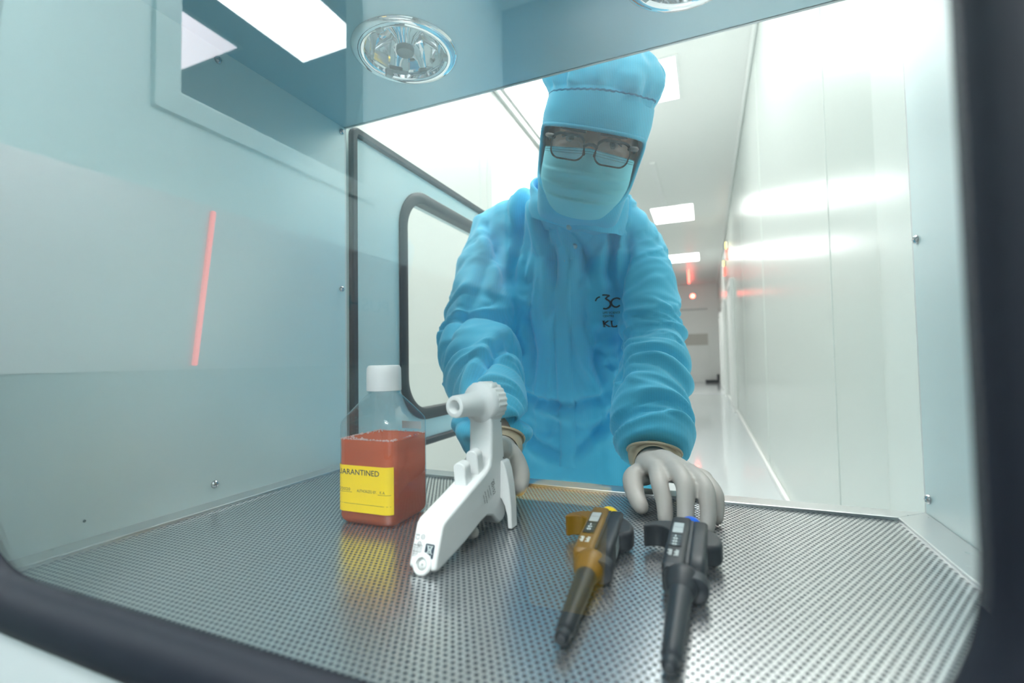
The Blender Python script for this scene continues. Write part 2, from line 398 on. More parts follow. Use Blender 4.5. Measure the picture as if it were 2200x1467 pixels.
# ---- recessed lamps
def lamp(x, y, label):
    t = thing('recessed_lamp', label, 'lamp', (x, y, ZT), group='round recessed lamps in the hatch ceiling')
    MB().lathe([(LR - .007, .004), (LR - .007, -.003), (LR - .002, -.005), (LR + .006, -.0042), (LR + .0105, -.001), (LR + .0105, .0)], 64, False).build('trim_ring', M['chrome'], t, 60)
    mb = MB(); mb.lathe([(LR - .006, .002), (LR - .008, .006), (LR - .013, .03), (LR - .022, .056), (LR - .038, .074), (.006, .080)], 12, False)
    mb.build('reflector', M['reflector'], t, 20)
    mb = MB(); mb.lathe([(.0005, -.001), (.0115, -.001), (.0125, .001), (.0125, .006), (.010, .008)], 28, False)
    mb.build('glare_cap', mat('cap_grey', (.06, .08, .09), .4, .5), t, 40)
    mb = MB(); mb.lathe([(.010, .008), (.013, .02), (.024, .036), (.034, .046), (.038, .060)], 24, False)
    mb.build('inner_cone', M['reflector'], t, 60)
    for a in (0, 120, 240):
        c, s = math.cos(math.radians(a - 90)), math.sin(math.radians(a - 90))
        mb = MB(); mb.box((-.005, -.003, -.006), (.005, .004, .004), T=Matrix.Translation((c * (LR - .006), s * (LR - .006), 0)) @ Matrix.Rotation(math.radians(a), 4, 'Z'))
        mb.build('spring_clip', M['grey_trim'], t, bevel=.0008)
    return t
lamp(*LAMPS[0], 'round chrome recessed ceiling lamp on the left, wholly in view')
lamp(*LAMPS[1], 'round chrome recessed ceiling lamp cut off by the top of the picture')

# ================================================================== NEAR DOOR WITH ITS WINDOW
WIN = (-.470, .0655, .047, .505); WR = .080
door1 = MB()
frame_loops(door1, [(*off(WIN, .006, WR), .150), (-.75, .40, -.10, .72, .02, .150), (-.75, .40, -.10, .72, .02, .157), (*off(WIN, .006, WR), .157)], XZ)
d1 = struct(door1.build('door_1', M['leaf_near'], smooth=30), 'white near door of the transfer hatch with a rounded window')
g = MB()
prof = [(-.003, .1565), (-.0005, .155), (.001, .152), (.004, .1475), (.010, .1445), (.018, .1440), (.025, .1455), (.0285, .1500), (.0285, .1515), (.006, .1515), (.006, .1575), (-.003, .1575)]
frame_loops(g, [(*off(WIN, o, WR), d) for o, d in prof], XZ, n=16)
g.build('window_gasket', M['rubber'], d1, 45)
g = MB(); R0 = rrect(*off(WIN, .003, WR), 12); g.loft([[(x, .1555, z) for x, z in R0], [(x, .1570, z) for x, z in R0]])
g.build('window_pane', M['glass'], d1)
# wall around the hatch, on this side and on the corridor side
def wall_with_opening(name, X0, X1, Z0, Z1, O, y0, y1, m, label):
    mb = MB(); ox0, ox1, oz0, oz1 = O
    for lo, hi in (((X0, Z0), (ox0, Z1)), ((ox1, Z0), (X1, Z1)), ((ox0, Z0), (ox1, oz0)), ((ox0, oz1), (ox1, Z1))):
        mb.box((lo[0], y0, lo[1]), (hi[0], y1, hi[1]))
    return struct(mb.build(name, m), label)
wall_with_opening('wall_near', -1.6, 1.05, -.85, 3.1, (-.745, .395, -.095, .715), .152, .157, M['room_wall'], 'pale wall that holds the near hatch door')
wall_with_opening('wall_far', -2.0, .5, -.85, 3.1, (XL, XR, -.03, ZT), YF, YF + .004, M['corr_white'], 'white corridor wall around the far opening of the hatch')

# ================================================================== FAR DOOR, SWUNG OPEN
DX = -.607; DY0, DY1, DZ0, DZ1 = .682, 1.500, -.014, .626
def YZ(y, d, z): return (d, y, z)
DW = (DY0 + .180, DY1 - .180, .070, .548); DR = .075
leaf = MB(); O = (DY0, DY1, DZ0, DZ1, .004)
frame_loops(leaf, [(*off(DW, .004, DR), DX - .001), (*O, DX - .001), (*O, DX - .040), (*off(DW, .004, DR), DX - .040)], YZ)
d2 = struct(leaf.build('door_2', M['leaf'], smooth=30), 'pale far hatch door swung open into the corridor')
g = MB(); E = (DY0 + .016, DY1 - .016, DZ0 + .016, DZ1 - .016)
frame_loops(g, [(*off(E, o, .004), d) for o, d in [(0, DX - .001), (0, DX + .006), (.003, DX + .009), (.013, DX + .009), (.016, DX + .006), (.016, DX - .001)]], YZ, n=6)
g.build('edge_seal', M['seal'], d2, 40)
g = MB(); frame_loops(g, [(*off(DW, o, DR), d) for o, d in [(0, DX - .02), (0, DX + .004), (.004, DX + .007), (.020, DX + .007), (.026, DX + .003), (.026, DX - .001), (.006, DX - .001), (.006, DX - .02)]], YZ, n=14)
g.build('window_gasket', M['seal'], d2, 40)
g = MB(); R0 = rrect(*off(DW, .004, DR), 10); g.loft([[(DX - .012, y, z) for y, z in R0], [(DX - .016, y, z) for y, z in R0]])
g.build('window_pane', M['glass'], d2)
g = MB()
for z in (.05, .52): g.lathe([(.0002, z), (.007, z), (.007, z + .06), (.0002, z + .06)], 16, False, T=Matrix.Translation((DX - .02, YF + .011, 0)))
g.build('hinge', M['chrome'], d2, 40)

# ================================================================== THE CORRIDOR
CX0, CX1, CZ0, CZ1, CY1 = -2.0, .5, -.85, 3.1, 20.3
struct(MB().box((CX0, .19, CZ0 - .05), (CX1, CY1, CZ0)).build('floor', M['floor']), 'glossy grey corridor floor')
struct(MB().box((CX0, YF, CZ1), (CX1, CY1, CZ1 + .05)).build('ceiling', M['ceil']), 'white corridor ceiling')
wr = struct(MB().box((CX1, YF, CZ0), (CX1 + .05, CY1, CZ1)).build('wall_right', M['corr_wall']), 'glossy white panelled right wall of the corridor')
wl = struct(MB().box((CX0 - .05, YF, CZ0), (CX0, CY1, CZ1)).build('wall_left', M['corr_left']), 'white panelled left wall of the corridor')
we = struct(MB().box((CX0, CY1, CZ0), (CX1, CY1 + .05, CZ1)).build('wall_end', M['corr_white']), 'white end wall of the corridor')
for y in (2.35, 4.8, 7.2): MB().box((CX1 - .002, y - .003, CZ0), (CX1 + .001, y + .003, CZ1)).build('panel_joint', M['joint'], wr)
for y in (1.7, 4.08, 4.25): MB().box((CX0 - .001, y - .006, CZ0), (CX0 + .004, y + .006, CZ1)).build('panel_joint', M['joint'], wl)
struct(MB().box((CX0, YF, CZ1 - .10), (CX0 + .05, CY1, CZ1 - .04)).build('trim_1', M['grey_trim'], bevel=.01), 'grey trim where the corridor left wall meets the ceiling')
struct(MB().box((CX1 - .04, YF, CZ1 - .07), (CX1, CY1, CZ1)).build('trim_2', M['white_trim'], bevel=.03, bseg=3), 'white cove where the corridor right wall meets the ceiling')
struct(MB().box((CX1 - .03, YF, CZ0), (CX1, CY1, CZ0 + .05)).build('baseboard_right', M['white_trim'], bevel=.012), 'white cove along the foot of the corridor right wall')
struct(MB().box((CX0, YF, CZ0), (CX0 + .03, CY1, CZ0 + .08)).build('baseboard_left', M['white_trim'], bevel=.012), 'white cove along the foot of the corridor left wall')
# lit window in the left wall
g = MB(); W1 = (4.45, 5.75, .9, 2.42)
frame_loops(g, [(*off(W1, o, .01), d) for o, d in [(0, CX0 + .001), (0, CX0 + .02), (.06, CX0 + .03), (.09, CX0 + .001)]], YZ, n=3)
w1 = struct(g.build('window_1', M['white_trim'], smooth=30), 'bright window with white frame in the corridor left wall')
MB().add([(CX0 + .004, 4.45, .9), (CX0 + .004, 5.75, .9), (CX0 + .004, 5.75, 2.42), (CX0 + .004, 4.45, 2.42)], [(0, 1, 2, 3)]).build('window_pane', M['litwin'], w1)
# ceiling lights
def ceiling_light(x0, x1, y0, y1, z, m, label, group):
    t = thing('ceiling_light', label, 'ceiling light', ((x0 + x1) / 2, (y0 + y1) / 2, z), group=group)
    a, b = (x1 - x0) / 2, (y1 - y0) / 2
    g = MB(); frame_loops(g, [(-a, a, -b, b, .003, -.002), (-a, a, -b, b, .003, -.014), (-a - .03, a + .03, -b - .03, b + .03, .006, -.014), (-a - .03, a + .03, -b - .03, b + .03, .006, -.002)], lambda x, d, z: (x, z, d), n=3)
    g.build('light_frame', M['white_trim'], t)
    MB().box((-a, -b, -.012), (a, b, -.006)).build('diffuser', m, t)
    return t
GL = 'square light panels in the corridor ceiling'
for (x0, x1, y0, y1, lab) in [
    (-.93, -.20, 4.72, 5.50, 'bright square ceiling light panel right behind the blue hood'),
    (-1.92, -1.16, 4.55, 5.90, 'bright ceiling light panel beside the grey trim left of the blue hood'),
    (-.93, -.16, 9.50, 10.60, 'bright ceiling light panel above the right shoulder, end of the white strip'),
    (-1.92, -1.16, 9.50, 10.60, 'bright ceiling light panel hidden behind the blue hood'),
    (-.93, -.12, 14.15, 15.2, 'small far ceiling light panel above the red lamp, by the upper sleeve'),
    (-1.92, -1.16, 14.15, 15.2, 'far ceiling light panel hidden behind the person'),
    (-.45, .42, 2.3, 3.8, 'ceiling light panel ahead of the hatch by the corridor right wall, above the picture'),  # unseen panel added to brighten the hatch's left wall
    (-.93, -.20, .70, 1.60, 'ceiling light panel straight above the person, out of the picture'),  # this panel and the next are unseen, added to light hood and arms
    (-1.92, -1.16, .70, 1.60, 'ceiling light panel above the open hatch door, out of sight')]:
    ceiling_light(x0, x1, y0, y1, CZ1, M['lightC2'] if y0 > 14 else M['lightC3'] if y0 == 2.3 else M['lightC'], lab, GL)
tag(MB().box((-.70, 7.2, CZ1 - .03), (-.62, 9.3, CZ1)).build('ceiling_rail', M['white_trim'], bevel=.008), 'slim white rail along the corridor ceiling leading to a light panel', 'rail')
# far end
door3 = struct(MB().box((-1.6, CY1 - .05, CZ0), (.12, CY1, 1.35)).build('door_3', M['corr_white'], bevel=.01), 'white double door in the corridor end wall')
MB().box((-1.2, CY1 - .064, .62), (.08, CY1 - .05, 1.08)).build('kick_plate', M['greyplate'], door3)
MB().box((-1.0, CY1 - .06, 2.05), (.1, CY1 - .0, 2.09)).build('sill_strip', M['grey_trim'], we)
struct(MB().box((CX0, CY1 - .03, CZ0), (CX1, CY1, CZ0 + .06)).build('baseboard_end', M['grey_trim']), 'grey strip at the foot of the corridor end wall')
t = thing('indicator_lamp', 'glowing red lamp high on the far end wall of the corridor', 'lamp', (-.44, CY1, 2.62))
MB().lathe([(.0005, .07), (.05, .05), (.085, 0)], 20, False, T=Matrix.Rotation(PI / 2, 4, 'X')).build('lens', M['red'], t, 60)
MB().lathe([(.085, 0), (.11, 0), (.11, .03), (.085, .03)], 20, False, T=Matrix.Rotation(PI / 2, 4, 'X')).build('bezel', M['grey_trim'], t, 40)
t = thing('warning_light', 'red warning light hanging from the corridor ceiling past the last light panel', 'lamp', (-.46, 16.6, CZ1))
MB().box((-.03, -.03, -.05), (.03, .03, 0)).build('mount', M['white_trim'], t)
MB().lathe([(.0005, -.50), (.03, -.48), (.04, -.3), (.04, -.05), (.0005, -.05)], 16, False).build('red_lens', emit('red_tube', (1, .10, .07), 6), t, 50)
t = thing('door_closer', 'black floor closer at the foot of the far end wall', 'door closer', (.36, 19.9, CZ0))
MB().box((-.42, -.12, 0), (.08, .12, .10)).build('housing', M['black'], t, bevel=.02); MB().box((.0, -.10, .10), (.09, .10, .32)).build('bracket', M['black'], t, bevel=.02)
# door frames that stand out from the right wall
for i, (y, lab) in enumerate([(9.4, 'white door frame nearest on the corridor right wall'), (13.0, 'white door frame midway on the corridor right wall'), (16.6, 'white door frame farthest on the corridor right wall')]):
    fr = MB(); fr.box((CX1 - .07, y, CZ0), (CX1, y + .09, 1.5)); fr.box((CX1 - .07, y + 1.1, CZ0), (CX1, y + 1.19, 1.5)); fr.box((CX1 - .07, y, 1.5), (CX1, y + 1.19, 1.6))
    f = struct(fr.build('door_%d' % (4 + i), M['white_trim'], bevel=.01), lab)
    MB().box((CX1 - .012, y + .09, CZ0), (CX1, y + 1.1, 1.5)).build('door_leaf', M['corr_white'], f)
    MB().box((CX1 - .06, y + .2, .12), (CX1 - .012, y + .24, .36)).build('door_handle', M['chrome'], f, bevel=.008)
for y, z, lab in ((11.0, 2.55, 'small amber indicator light, upper of the two on the corridor right wall'), (12.6, 2.45, 'small amber indicator light, lower of the two on the corridor right wall')):
    t = thing('indicator_lamp', lab, 'lamp', (CX1, y, z), group='amber indicator lights on the right wall')
    MB().box((-.04, -.06, -.08), (0, .06, .08)).build('housing', M['white_trim'], t, bevel=.01)
    MB().box((-.05, -.045, -.06), (-.041, .045, .06)).build('lens', M['amber_led'], t)
    MB().box((-.05, -.045, -.30), (-.01, .045, -.10)).build('red_lens', emit('red_small', (1, .12, .08), 2.0), t)

# ================================================================== THE ROOM ON THIS SIDE (seen mirrored in the window glass)
RX0, RX1, RY0 = -1.5, 1.0, -3.2
struct(MB().box((RX0 - .1, RY0, CZ0 - .05), (RX1, .152, CZ0)).build('floor', M['room_floor']), 'floor of the room on this side of the hatch')
struct(MB().box((RX0 - .1, RY0, CZ1), (RX1, .152, CZ1 + .05)).build('ceiling', M['room_ceil']), 'ceiling of the room on this side of the hatch')
struct(MB().box((RX1, RY0, CZ0), (RX1 + .05, .152, CZ1)).build('wall_right', M['room_white']), 'right wall of the room on this side of the hatch')
struct(MB().box((RX0 - .1, RY0 - .05, CZ0), (RX1, RY0, CZ1)).build('wall_back', M['room_back']), 'back wall of the room on this side of the hatch')
WY0, WY1, WZ0, WZ1 = -1.47, -.62, 1.03, 2.75
rl = MB()
for lo, hi in (((RY0, CZ0), (WY0, CZ1)), ((WY1, CZ0), (.152, CZ1)), ((WY0, CZ0), (WY1, WZ0)), ((WY0, WZ1), (WY1, CZ1))):
    rl.box((RX0 - .1, lo[0], lo[1]), (RX0, hi[0], hi[1]))
rl.box((RX0, RY0, CZ0), (RX0 + .004, .14, .166), 1)  # thin sheet carrying the painted dimness below the steel band
rwl = struct(rl.build('wall_left', [M['room_wall'], M['wainscot']]), 'pale teal left wall of the room on this side, mirrored in the glass')
g = MB(); frame_loops(g, [(*off((WY0, WY1, WZ0, WZ1), o, .0)[:4], .004, d) for o, d in [(-.002, RX0 - .1), (-.002, RX0 + .004), (.01, RX0 + .016), (.075, RX0 + .010), (.082, RX0 + .001), (.02, RX0 + .001), (.0, RX0 - .1)]], YZ, n=3)
w2 = struct(g.build('window_2', M['room_wall'], smooth=25), 'stepped view window of the room on this side, mirrored in the glass')
MB().box((RX0 - .001, RY0, .165), (RX0 + .006, .14, .70)).build('stainless_band', M['band'], rwl)
# next room beyond that window
nx = MB()
nx.box((-6.2, -4.6, CZ0 - .05), (RX0 - .1, .6, CZ0)); nx.box((-6.2, -4.6, CZ1), (RX0 - .1, .6, CZ1 + .05)); nx.box((-6.25, -4.6, CZ0), (-6.2, .6, CZ1))
nx.box((-6.2, -4.65, CZ0), (RX0 - .1, -4.6, CZ1)); nx.box((-6.2, .6, CZ0), (RX0 - .1, .65, CZ1))
struct(nx.build('wall_next', M['next_wall']), 'dim room beyond the view window, mirrored in the glass')
ceiling_light(-3.52, -2.78, -3.02, -1.2, CZ1, M['lightN'], 'large white ceiling light mirrored at the upper left of the glass', 'ceiling lights mirrored in the glass')
ceiling_light(-5.6, -3.9, -2.62, -1.6, CZ1, M['lightN2'], 'dim pinkish ceiling light mirrored beside the stepped frame', 'ceiling lights mirrored in the glass')
ceiling_light(-.9, .9, -1.75, -1.05, CZ1, M['lightR'], 'ceiling light of the room on this side, nearer the hatch', 'ceiling lights of the room on this side')
ceiling_light(-.9, .9, -2.95, -2.2, CZ1, M['lightR'], 'ceiling light of the room on this side, over the low dark door', 'ceiling lights of the room on this side')
# dark slab added for the operator's dark reflection, yellow bin in front of it
d7 = struct(MB().box((-.79, RY0, CZ0), (.98, RY0 + .06, .95)).build('door_7', M['room_dark'], bevel=.01), 'dark low double door behind, mirrored in the glass')
MB().box((-1.42, RY0, CZ0), (-1.315, RY0 + .05, 1.0)).build('door_jamb', M['room_dark'], d7)  # added dark upright that makes the narrow dark line in the reflection
t = thing('waste_bin', 'yellow waste bin on the floor, mirrored in the glass above the tray', 'bin', (-.585, -1.67, CZ0))
g = MB(); g.loft([[(x, y, z) for x, y in rrect(-a, a, -b, b, .03, 5)] for a, b, z in ((.14, .11, .002), (.17, .14, .42), (.17, .14, .42))], True); g.build('body', M['yellowbin'], t, 40)
g = MB(); g.loft([[(x, y, z) for x, y in rrect(-a, a, -b, b, .03, 5)] for a, b, z in ((.18, .15, .42), (.18, .15, .45), (.12, .09, .475))], True); g.build('lid', M['yellowbin'], t, 40)
t = thing('indicator_strip', 'slim red indicator light on the steel band, mirrored in the glass', 'indicator light', (RX0 + .006, -.695, .43))  # added glowing strip in place of a lamp's streak reflected in the band
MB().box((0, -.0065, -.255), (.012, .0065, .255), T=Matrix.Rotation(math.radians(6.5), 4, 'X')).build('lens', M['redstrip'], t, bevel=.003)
g = MB(); add_text(g, 'PUSH', .09, lambda a, b: (0, a, b), width=.30)
pl = g.build('push_lettering', mat('teal_lettering', (.05, .22, .28), .5)); pl.location = (RX0 + .0065, -1.66, .42)
tag(pl, 'PUSH lettering on the steel band, mirrored in the glass beside the open hatch door', 'lettering')

# ================================================================== THE PERSON
person = None
HC = Vector((-.184, .850, .583))                                   # middle of the head
HF = Vector((.200, -.90, -.37)).normalized()                       # where the face points: down to the tray
_r0 = Vector((0, 0, 1)).cross(HF).normalized(); _u0 = HF.cross(_r0)
_q = math.radians(13.8)
HR = (_r0 * math.cos(_q) - _u0 * math.sin(_q)).normalized(); HU = HF.cross(HR) * -1
if HU.z < 0: HU = -HU
def HW(a, b, c): return HC + HR * a + HU * b + HF * c
V3 = Vector
SHR, ELR, WRR = V3((-.135, 1.020, .395)), V3((-.102, .900, .200)), V3((-.072, .692, .028))      # arm on the right of the picture
SHL, ELL, WRL = V3((-.452, 1.020, .470)), V3((-.440, .885, .215)), V3((-.282, .625, .050))     # arm on the left of the picture
TC = V3((-.283, 1.03, 0))
def ell(cx, cy2, z, a, b, n=40, p=2.3, tilt=0.):
    out = []
    for j in range(n):
        t = 2 * PI * j / n; c, s = math.cos(t), math.sin(t)
        x = a * abs(c) ** (2 / p) * (1 if c > 0 else -1); y = b * abs(s) ** (2 / p) * (1 if s > 0 else -1)
        out.append((cx + x, cy2 + y, z + tilt * x))
    return out
def lerp(a, b, t): return a + (b - a) * t
def head_shell(mb, prof, n=48, p=2.2):
    """rings across the head: b (height), half width, front depth, back depth, shift"""
    rings = []
    for b, wa, cf, cb, sh in prof:
        r = []
        for j in range(n):
            t = 2 * PI * j / n; cx, sy = math.cos(t), math.sin(t)
            a = wa * abs(cx) ** (2 / p) * (1 if cx > 0 else -1)
            c = (cf if sy > 0 else cb) * abs(sy) ** (2 / p) * (1 if sy > 0 else -1)
            r.append(HW(a, b, c + sh))
        rings.append(r)
    mb.loft(rings)
# ---- body: one continuous surface (mostly hidden by the clothes)
def body_mesh():
    mb = MB()
    head_shell(mb, [(-.122, .020, .070, -.0, 0), (-.115, .035, .084, .02, 0), (-.09, .052, .088, .05, 0), (-.055, .064, .088, .075, 0), (-.02, .070, .086, .085, 0),
                    (.01, .072, .088, .090, 0), (.04, .073, .090, .092, 0), (.08, .068, .080, .085, 0), (.11, .050, .055, .06, 0), (.125, .02, .02, .03, 0)])
    mb.tube([HW(0, .004, .078), HW(0, -.02, .092), HW(0, -.042, .104), HW(0, -.05, .100)], [.008, .010, .014, .012], 10)      # nose
    for sg in (-1, 1):
        mb.tube([HW(sg * .012, .022, .082), HW(sg * .034, .026, .080), HW(sg * .058, .018, .066)], [.010, .011, .008], 8)      # brow
        mb.tube([HW(sg * .073, .012, -.005), HW(sg * .078, -.012, -.01), HW(sg * .074, -.036, -.0)], [.011, .012, .008], 8)     # ear
        mb.tube([HW(sg * .030, -.03, .074), HW(sg * .05, -.034, .064)], [.018, .016], 8)                                       # cheek
    mb.tube([HW(0, -.06, -.02), HW(0, -.10, -.045), V3((-.262, 1.01, .485)), V3((-.28, 1.03, .40))], [.050, .048, .055, .07], 16)
    mb.loft([ell(TC.x, TC.y + dy, z, a, b) for z, a, b, dy in ((-.05, .120, .065, .035), (.08, .090, .055, .02), (.25, .115, .065, .01), (.38, .135, .065, .01), (.45, .11, .050, .01), (.475, .06, .04, 0))])
    for S, E_, W_ in ((SHR, ELR, WRR), (SHL, ELL, WRL)):
        mb.tube([lerp(S, TC + V3((0, 0, S.z)), .25), S, lerp(S, E_, .5), E_, lerp(E_, W_, .5), W_], [.045, .044, .036, .032, .030, .025], 16)
    for sg in (-1, 1):
        hx = TC.x + sg * .078
        mb.tube([V3((hx, 1.07, -.04)), V3((hx + sg * .01, 1.05, -.42)), V3((hx + sg * .01, 1.10, -.77))], [.070, .050, .04], 18)
    return remeshed(mb, .006, 3, 'person')
me = body_mesh(); me.name = 'person'; me.materials.clear(); me.materials.append(M['skin'])
person = link('person', me, None, 180)
tag(person, 'person in blue cleanroom suit, hood, mask and glasses leaning into the hatch', 'person')

# ---- coverall
def fold(P, sc, seed):
    v = V3((P[0] * sc[0] + seed, P[1] * sc[1], P[2] * sc[2]))
    return noise.noise(v)
def suit_mesh():
    mb = MB()
    # trunk: chest, waist, hips
    mb.loft([ell(TC.x + dx, TC.y + dy, z, a, b, 56, 2.4, tl) for z, a, b, dy, dx, tl in (
        (-.17, .165, .125, .05, -.01, 0), (-.06, .160, .125, .045, -.008, 0), (.02, .140, .110, .03, -.006, 0), (.07, .126, .100, .02, -.004, 0), (.12, .134, .104, .01, -.002, 0),
        (.22, .150, .112, 0, .0, 0), (.31, .170, .115, -.002, .0, -.06), (.37, .182, .112, .0, .002, -.12), (.42, .176, .100, .0, .006, -.16), (.465, .140, .086, -.005, .014, -.16), (.505, .105, .078, -.020, .026, -.14), (.545, .102, .074, -.040, .032, -.12), (.57, .060, .05, -.05, .040, -.10))])
    mb.loft([ell(x, y, z, a, b, 48, 2.1, -.08) for x, y, z, a, b in ((-.272, 1.015, .36, .12, .085), (-.262, .995, .42, .112, .090), (-.248, .960, .47, .102, .090), (-.240, .940, .50, .090, .080), (-.236, .935, .512, .05, .05))])
    for S in (SHR, SHL): mb.tube([V3((-.240, .985, .500)), lerp(V3((-.240, .985, .500)), S, .5) + V3((0, 0, .012)), S + V3((0, 0, .004))], [.072, .070, .070], 20)
    # sleeves
    def sleeve(S, E_, W_, rs, out, inn):
        a = lerp(S, TC + V3((0, 0, S.z)), .30)
        p = [a, S, lerp(S, E_, .33) + out * .006, lerp(S, E_, .66) + out * .010, E_ + out * .012, lerp(E_, W_, .3) + out * .008, lerp(E_, W_, .6), lerp(E_, W_, .82), lerp(E_, W_, .93)]
        mb.tube(p, rs, 28, dome=False)
    sleeve(SHR, ELR, WRR, [.070, .072, .066, .061, .060, .061, .060, .056, .050], V3((1, 0, -.1)), None)
    sleeve(SHL, ELL, WRL, [.074, .078, .076, .078, .079, .076, .066, .057, .050], V3((-1, 0, -.1)), None)
    for sg in (-1, 1):
        hx = TC.x + sg * .080
        mb.tube([V3((hx, 1.07, -.08)), V3((hx + sg * .012, 1.06, -.25)), V3((hx + sg * .015, 1.05, -.45)), V3((hx + sg * .018, 1.09, -.79))], [.098, .092, .078, .070], 24)
    return remeshed(mb, .0047, 6, 'coverall')
me = suit_mesh(); me.name = 'coverall'
co = get_co(me); no = get_no(me)
def seg_t(P, A, B):
    d = B - A; t = max(0, min(1, (P - A).dot(d) / d.dot(d))); return t, (P - (A + d * t)).length
disp = np.zeros(len(co))
CREASES = [[(-0.351, 0.56), (-0.359, 0.484), (-0.378, 0.394), (-0.388, 0.314)] ,
[(-0.314, 0.529), (-0.3, 0.447), (-0.286, 0.386), (-0.27, 0.306)] ,
[(-0.148, 0.485), (-0.163, 0.43), (-0.172, 0.356), (-0.168, 0.29)] ,
[(-0.447, 0.485), (-0.41, 0.418), (-0.383, 0.334)] ,
[(-0.37, 0.101), (-0.287, 0.081), (-0.209, 0.092), (-0.157, 0.127)] ,
[(-0.388, 0.026), (-0.325, -0.007), (-0.274, -0.029)] ,
[(-0.249, -0.006), (-0.191, 0.053), (-0.152, 0.077)] ,
[(-0.24, 0.43), (-0.219, 0.379), (-0.232, 0.323)] ,
[(-0.136, 0.427), (-0.142, 0.372), (-0.157, 0.298), (-0.154, 0.243)] ,
[(-0.346, 0.261), (-0.336, 0.191), (-0.343, 0.121)] ,
[(-0.196, 0.226), (-0.207, 0.169), (-0.189, 0.113)] ,
]
def crease(P):
    d = 0
    for ln in CREASES:
        L_ = sum(math.dist(a, b) for a, b in zip(ln, ln[1:])); run = 0; best = (9, 0)
        for (x0, z0), (x1, z1) in zip(ln, ln[1:]):
            dx, dz = x1 - x0, z1 - z0; l = math.hypot(dx, dz); t = ((P.x - x0) * dx + (P.z - z0) * dz) / (l * l); tc_ = max(0, min(1, t))
            q = math.hypot(P.x - x0 - dx * tc_, P.z - z0 - dz * tc_)
            if q < best[0]: best = (q, (run + tc_ * l) / L_, (P.x - x0) * dz - (P.z - z0) * dx)
            run += l
        if best[0] < .04:
            f = math.sin(PI * min(1, .12 + .88 * best[1])) ** .6
            sg = 1 if best[2] > 0 else -1
            d += f * (-.019 * math.exp(-(best[0] / .0085) ** 2) + .0095 * math.exp(-((best[0] - .020 * sg) / .012) ** 2))
    return d
for i in range(len(co)):
    P = V3(co[i]); n_ = V3(no[i]); d = 0.
    arms = []
    for k, (S, E_, W_) in enumerate(((SHR, ELR, WRR), (SHL, ELL, WRL))):
        t1, d1_ = seg_t(P, S, E_); t2, d2_ = seg_t(P, E_, W_)
        arms.append((min(d1_, d2_), k, (t1 if d1_ < d2_ else 1 + t2), S, E_, W_))
    dist, k, t, S, E_, W_ = min(arms)
    if dist < .105 and P.z > -.1:
        ax = ((E_ - S) if t < 1 else (W_ - E_)).normalized()
        L = t * .26
        ang = math.atan2((P - S).dot(V3((0, 0, 1)).cross(ax)), (P - S).dot(V3((0, -1, .3))))
        wv = noise.noise(V3((P.x * 9 + k * 7, P.y * 9, P.z * 9)))
        # slanting pull folds round the sleeve, strongest at the elbow and above the cuff
        q1 = V3((L * 24 + ang * 1.1 + wv * .9, ang * .75 + k * 9.3, L * 3 + 2.7 * k)); q2 = V3((L * 43 - ang * 1.5 + wv, ang * 1.2 - k * 5, 7.7))
        amp = .45 + .9 * math.exp(-((t - 1.05) / .40) ** 2) + .9 * math.exp(-((t - 1.72) / .24) ** 2)
        n1_, n2_ = noise.noise(q1), noise.noise(q2)
        d += .0085 * amp * (.55 - 2.0 * abs(n1_)) + .0040 * amp * (.5 - 2 * abs(n2_)) - .0050 * amp * math.exp(-(n1_ / .055) ** 2 if False else -((n1_ - .28) / .05) ** 2) - .0032 * amp * math.exp(-((n2_ - .22) / .05) ** 2)
        d += .006 * fold(P, (13, 13, 13), 5.1 + k)
    else:
        # trunk: long soft folds that hang from the collar and gather at the waist
        u = (P.x - TC.x) / .15
        vert = noise.noise(V3((P.x * 26 + P.z * 5 * (1 if u > 0 else -1), P.y * 3, P.z * 4.2)))
        d += (.0135 * (.6 - 2.2 * abs(vert)) - .006 * math.exp(-((vert - .22) / .05) ** 2)) * (.35 + .65 * min(1, max(0, (P.z + .05) / .3)))
        wz = math.exp(-((P.z - .055) / .055) ** 2)
        hor = noise.noise(V3((P.x * 8 + 9, P.y * 6, P.z * 34 + P.x * 8)))
        d += .0140 * wz * (.6 - 2.4 * abs(hor))
        if P.z < .02: d += .006 * (1 - 2.3 * abs(noise.noise(V3((P.x * 14, P.y * 8, P.z * 16 + abs(u) * 1.5)))))
        d += .004 * fold(P, (10, 10, 10), 2.2)
    if P.y < 1.0: d += crease(P)
    # crease where sleeve meets trunk
    for sg, S in ((1, SHR), (-1, SHL)):
        q = P - S; lx = q.x * sg + .045 + q.z * .18
        if P.z > .14 and P.y < 1.03 and abs(lx) < .05:
            d -= .010 * math.exp(-(lx / .011) ** 2) * max(0, min(1, (S.z + .02 - P.z) / .08)) ; d += .005 * math.exp(-((lx - .028) / .014) ** 2)
    disp[i] = d
co2 = co + no * disp[:, None]
set_co(me, co2)
bm = bmesh.new(); bm.from_mesh(me)
bmesh.ops.smooth_vert(bm, verts=bm.verts, factor=.5, use_axis_x=True, use_axis_y=True, use_axis_z=True)
bm.to_mesh(me)
suit_bvh = BVHTree.FromBMesh(bm); bm.free()
me.materials.clear(); me.materials.append(M['suit'])
suit = link('coverall', me, person, 180)

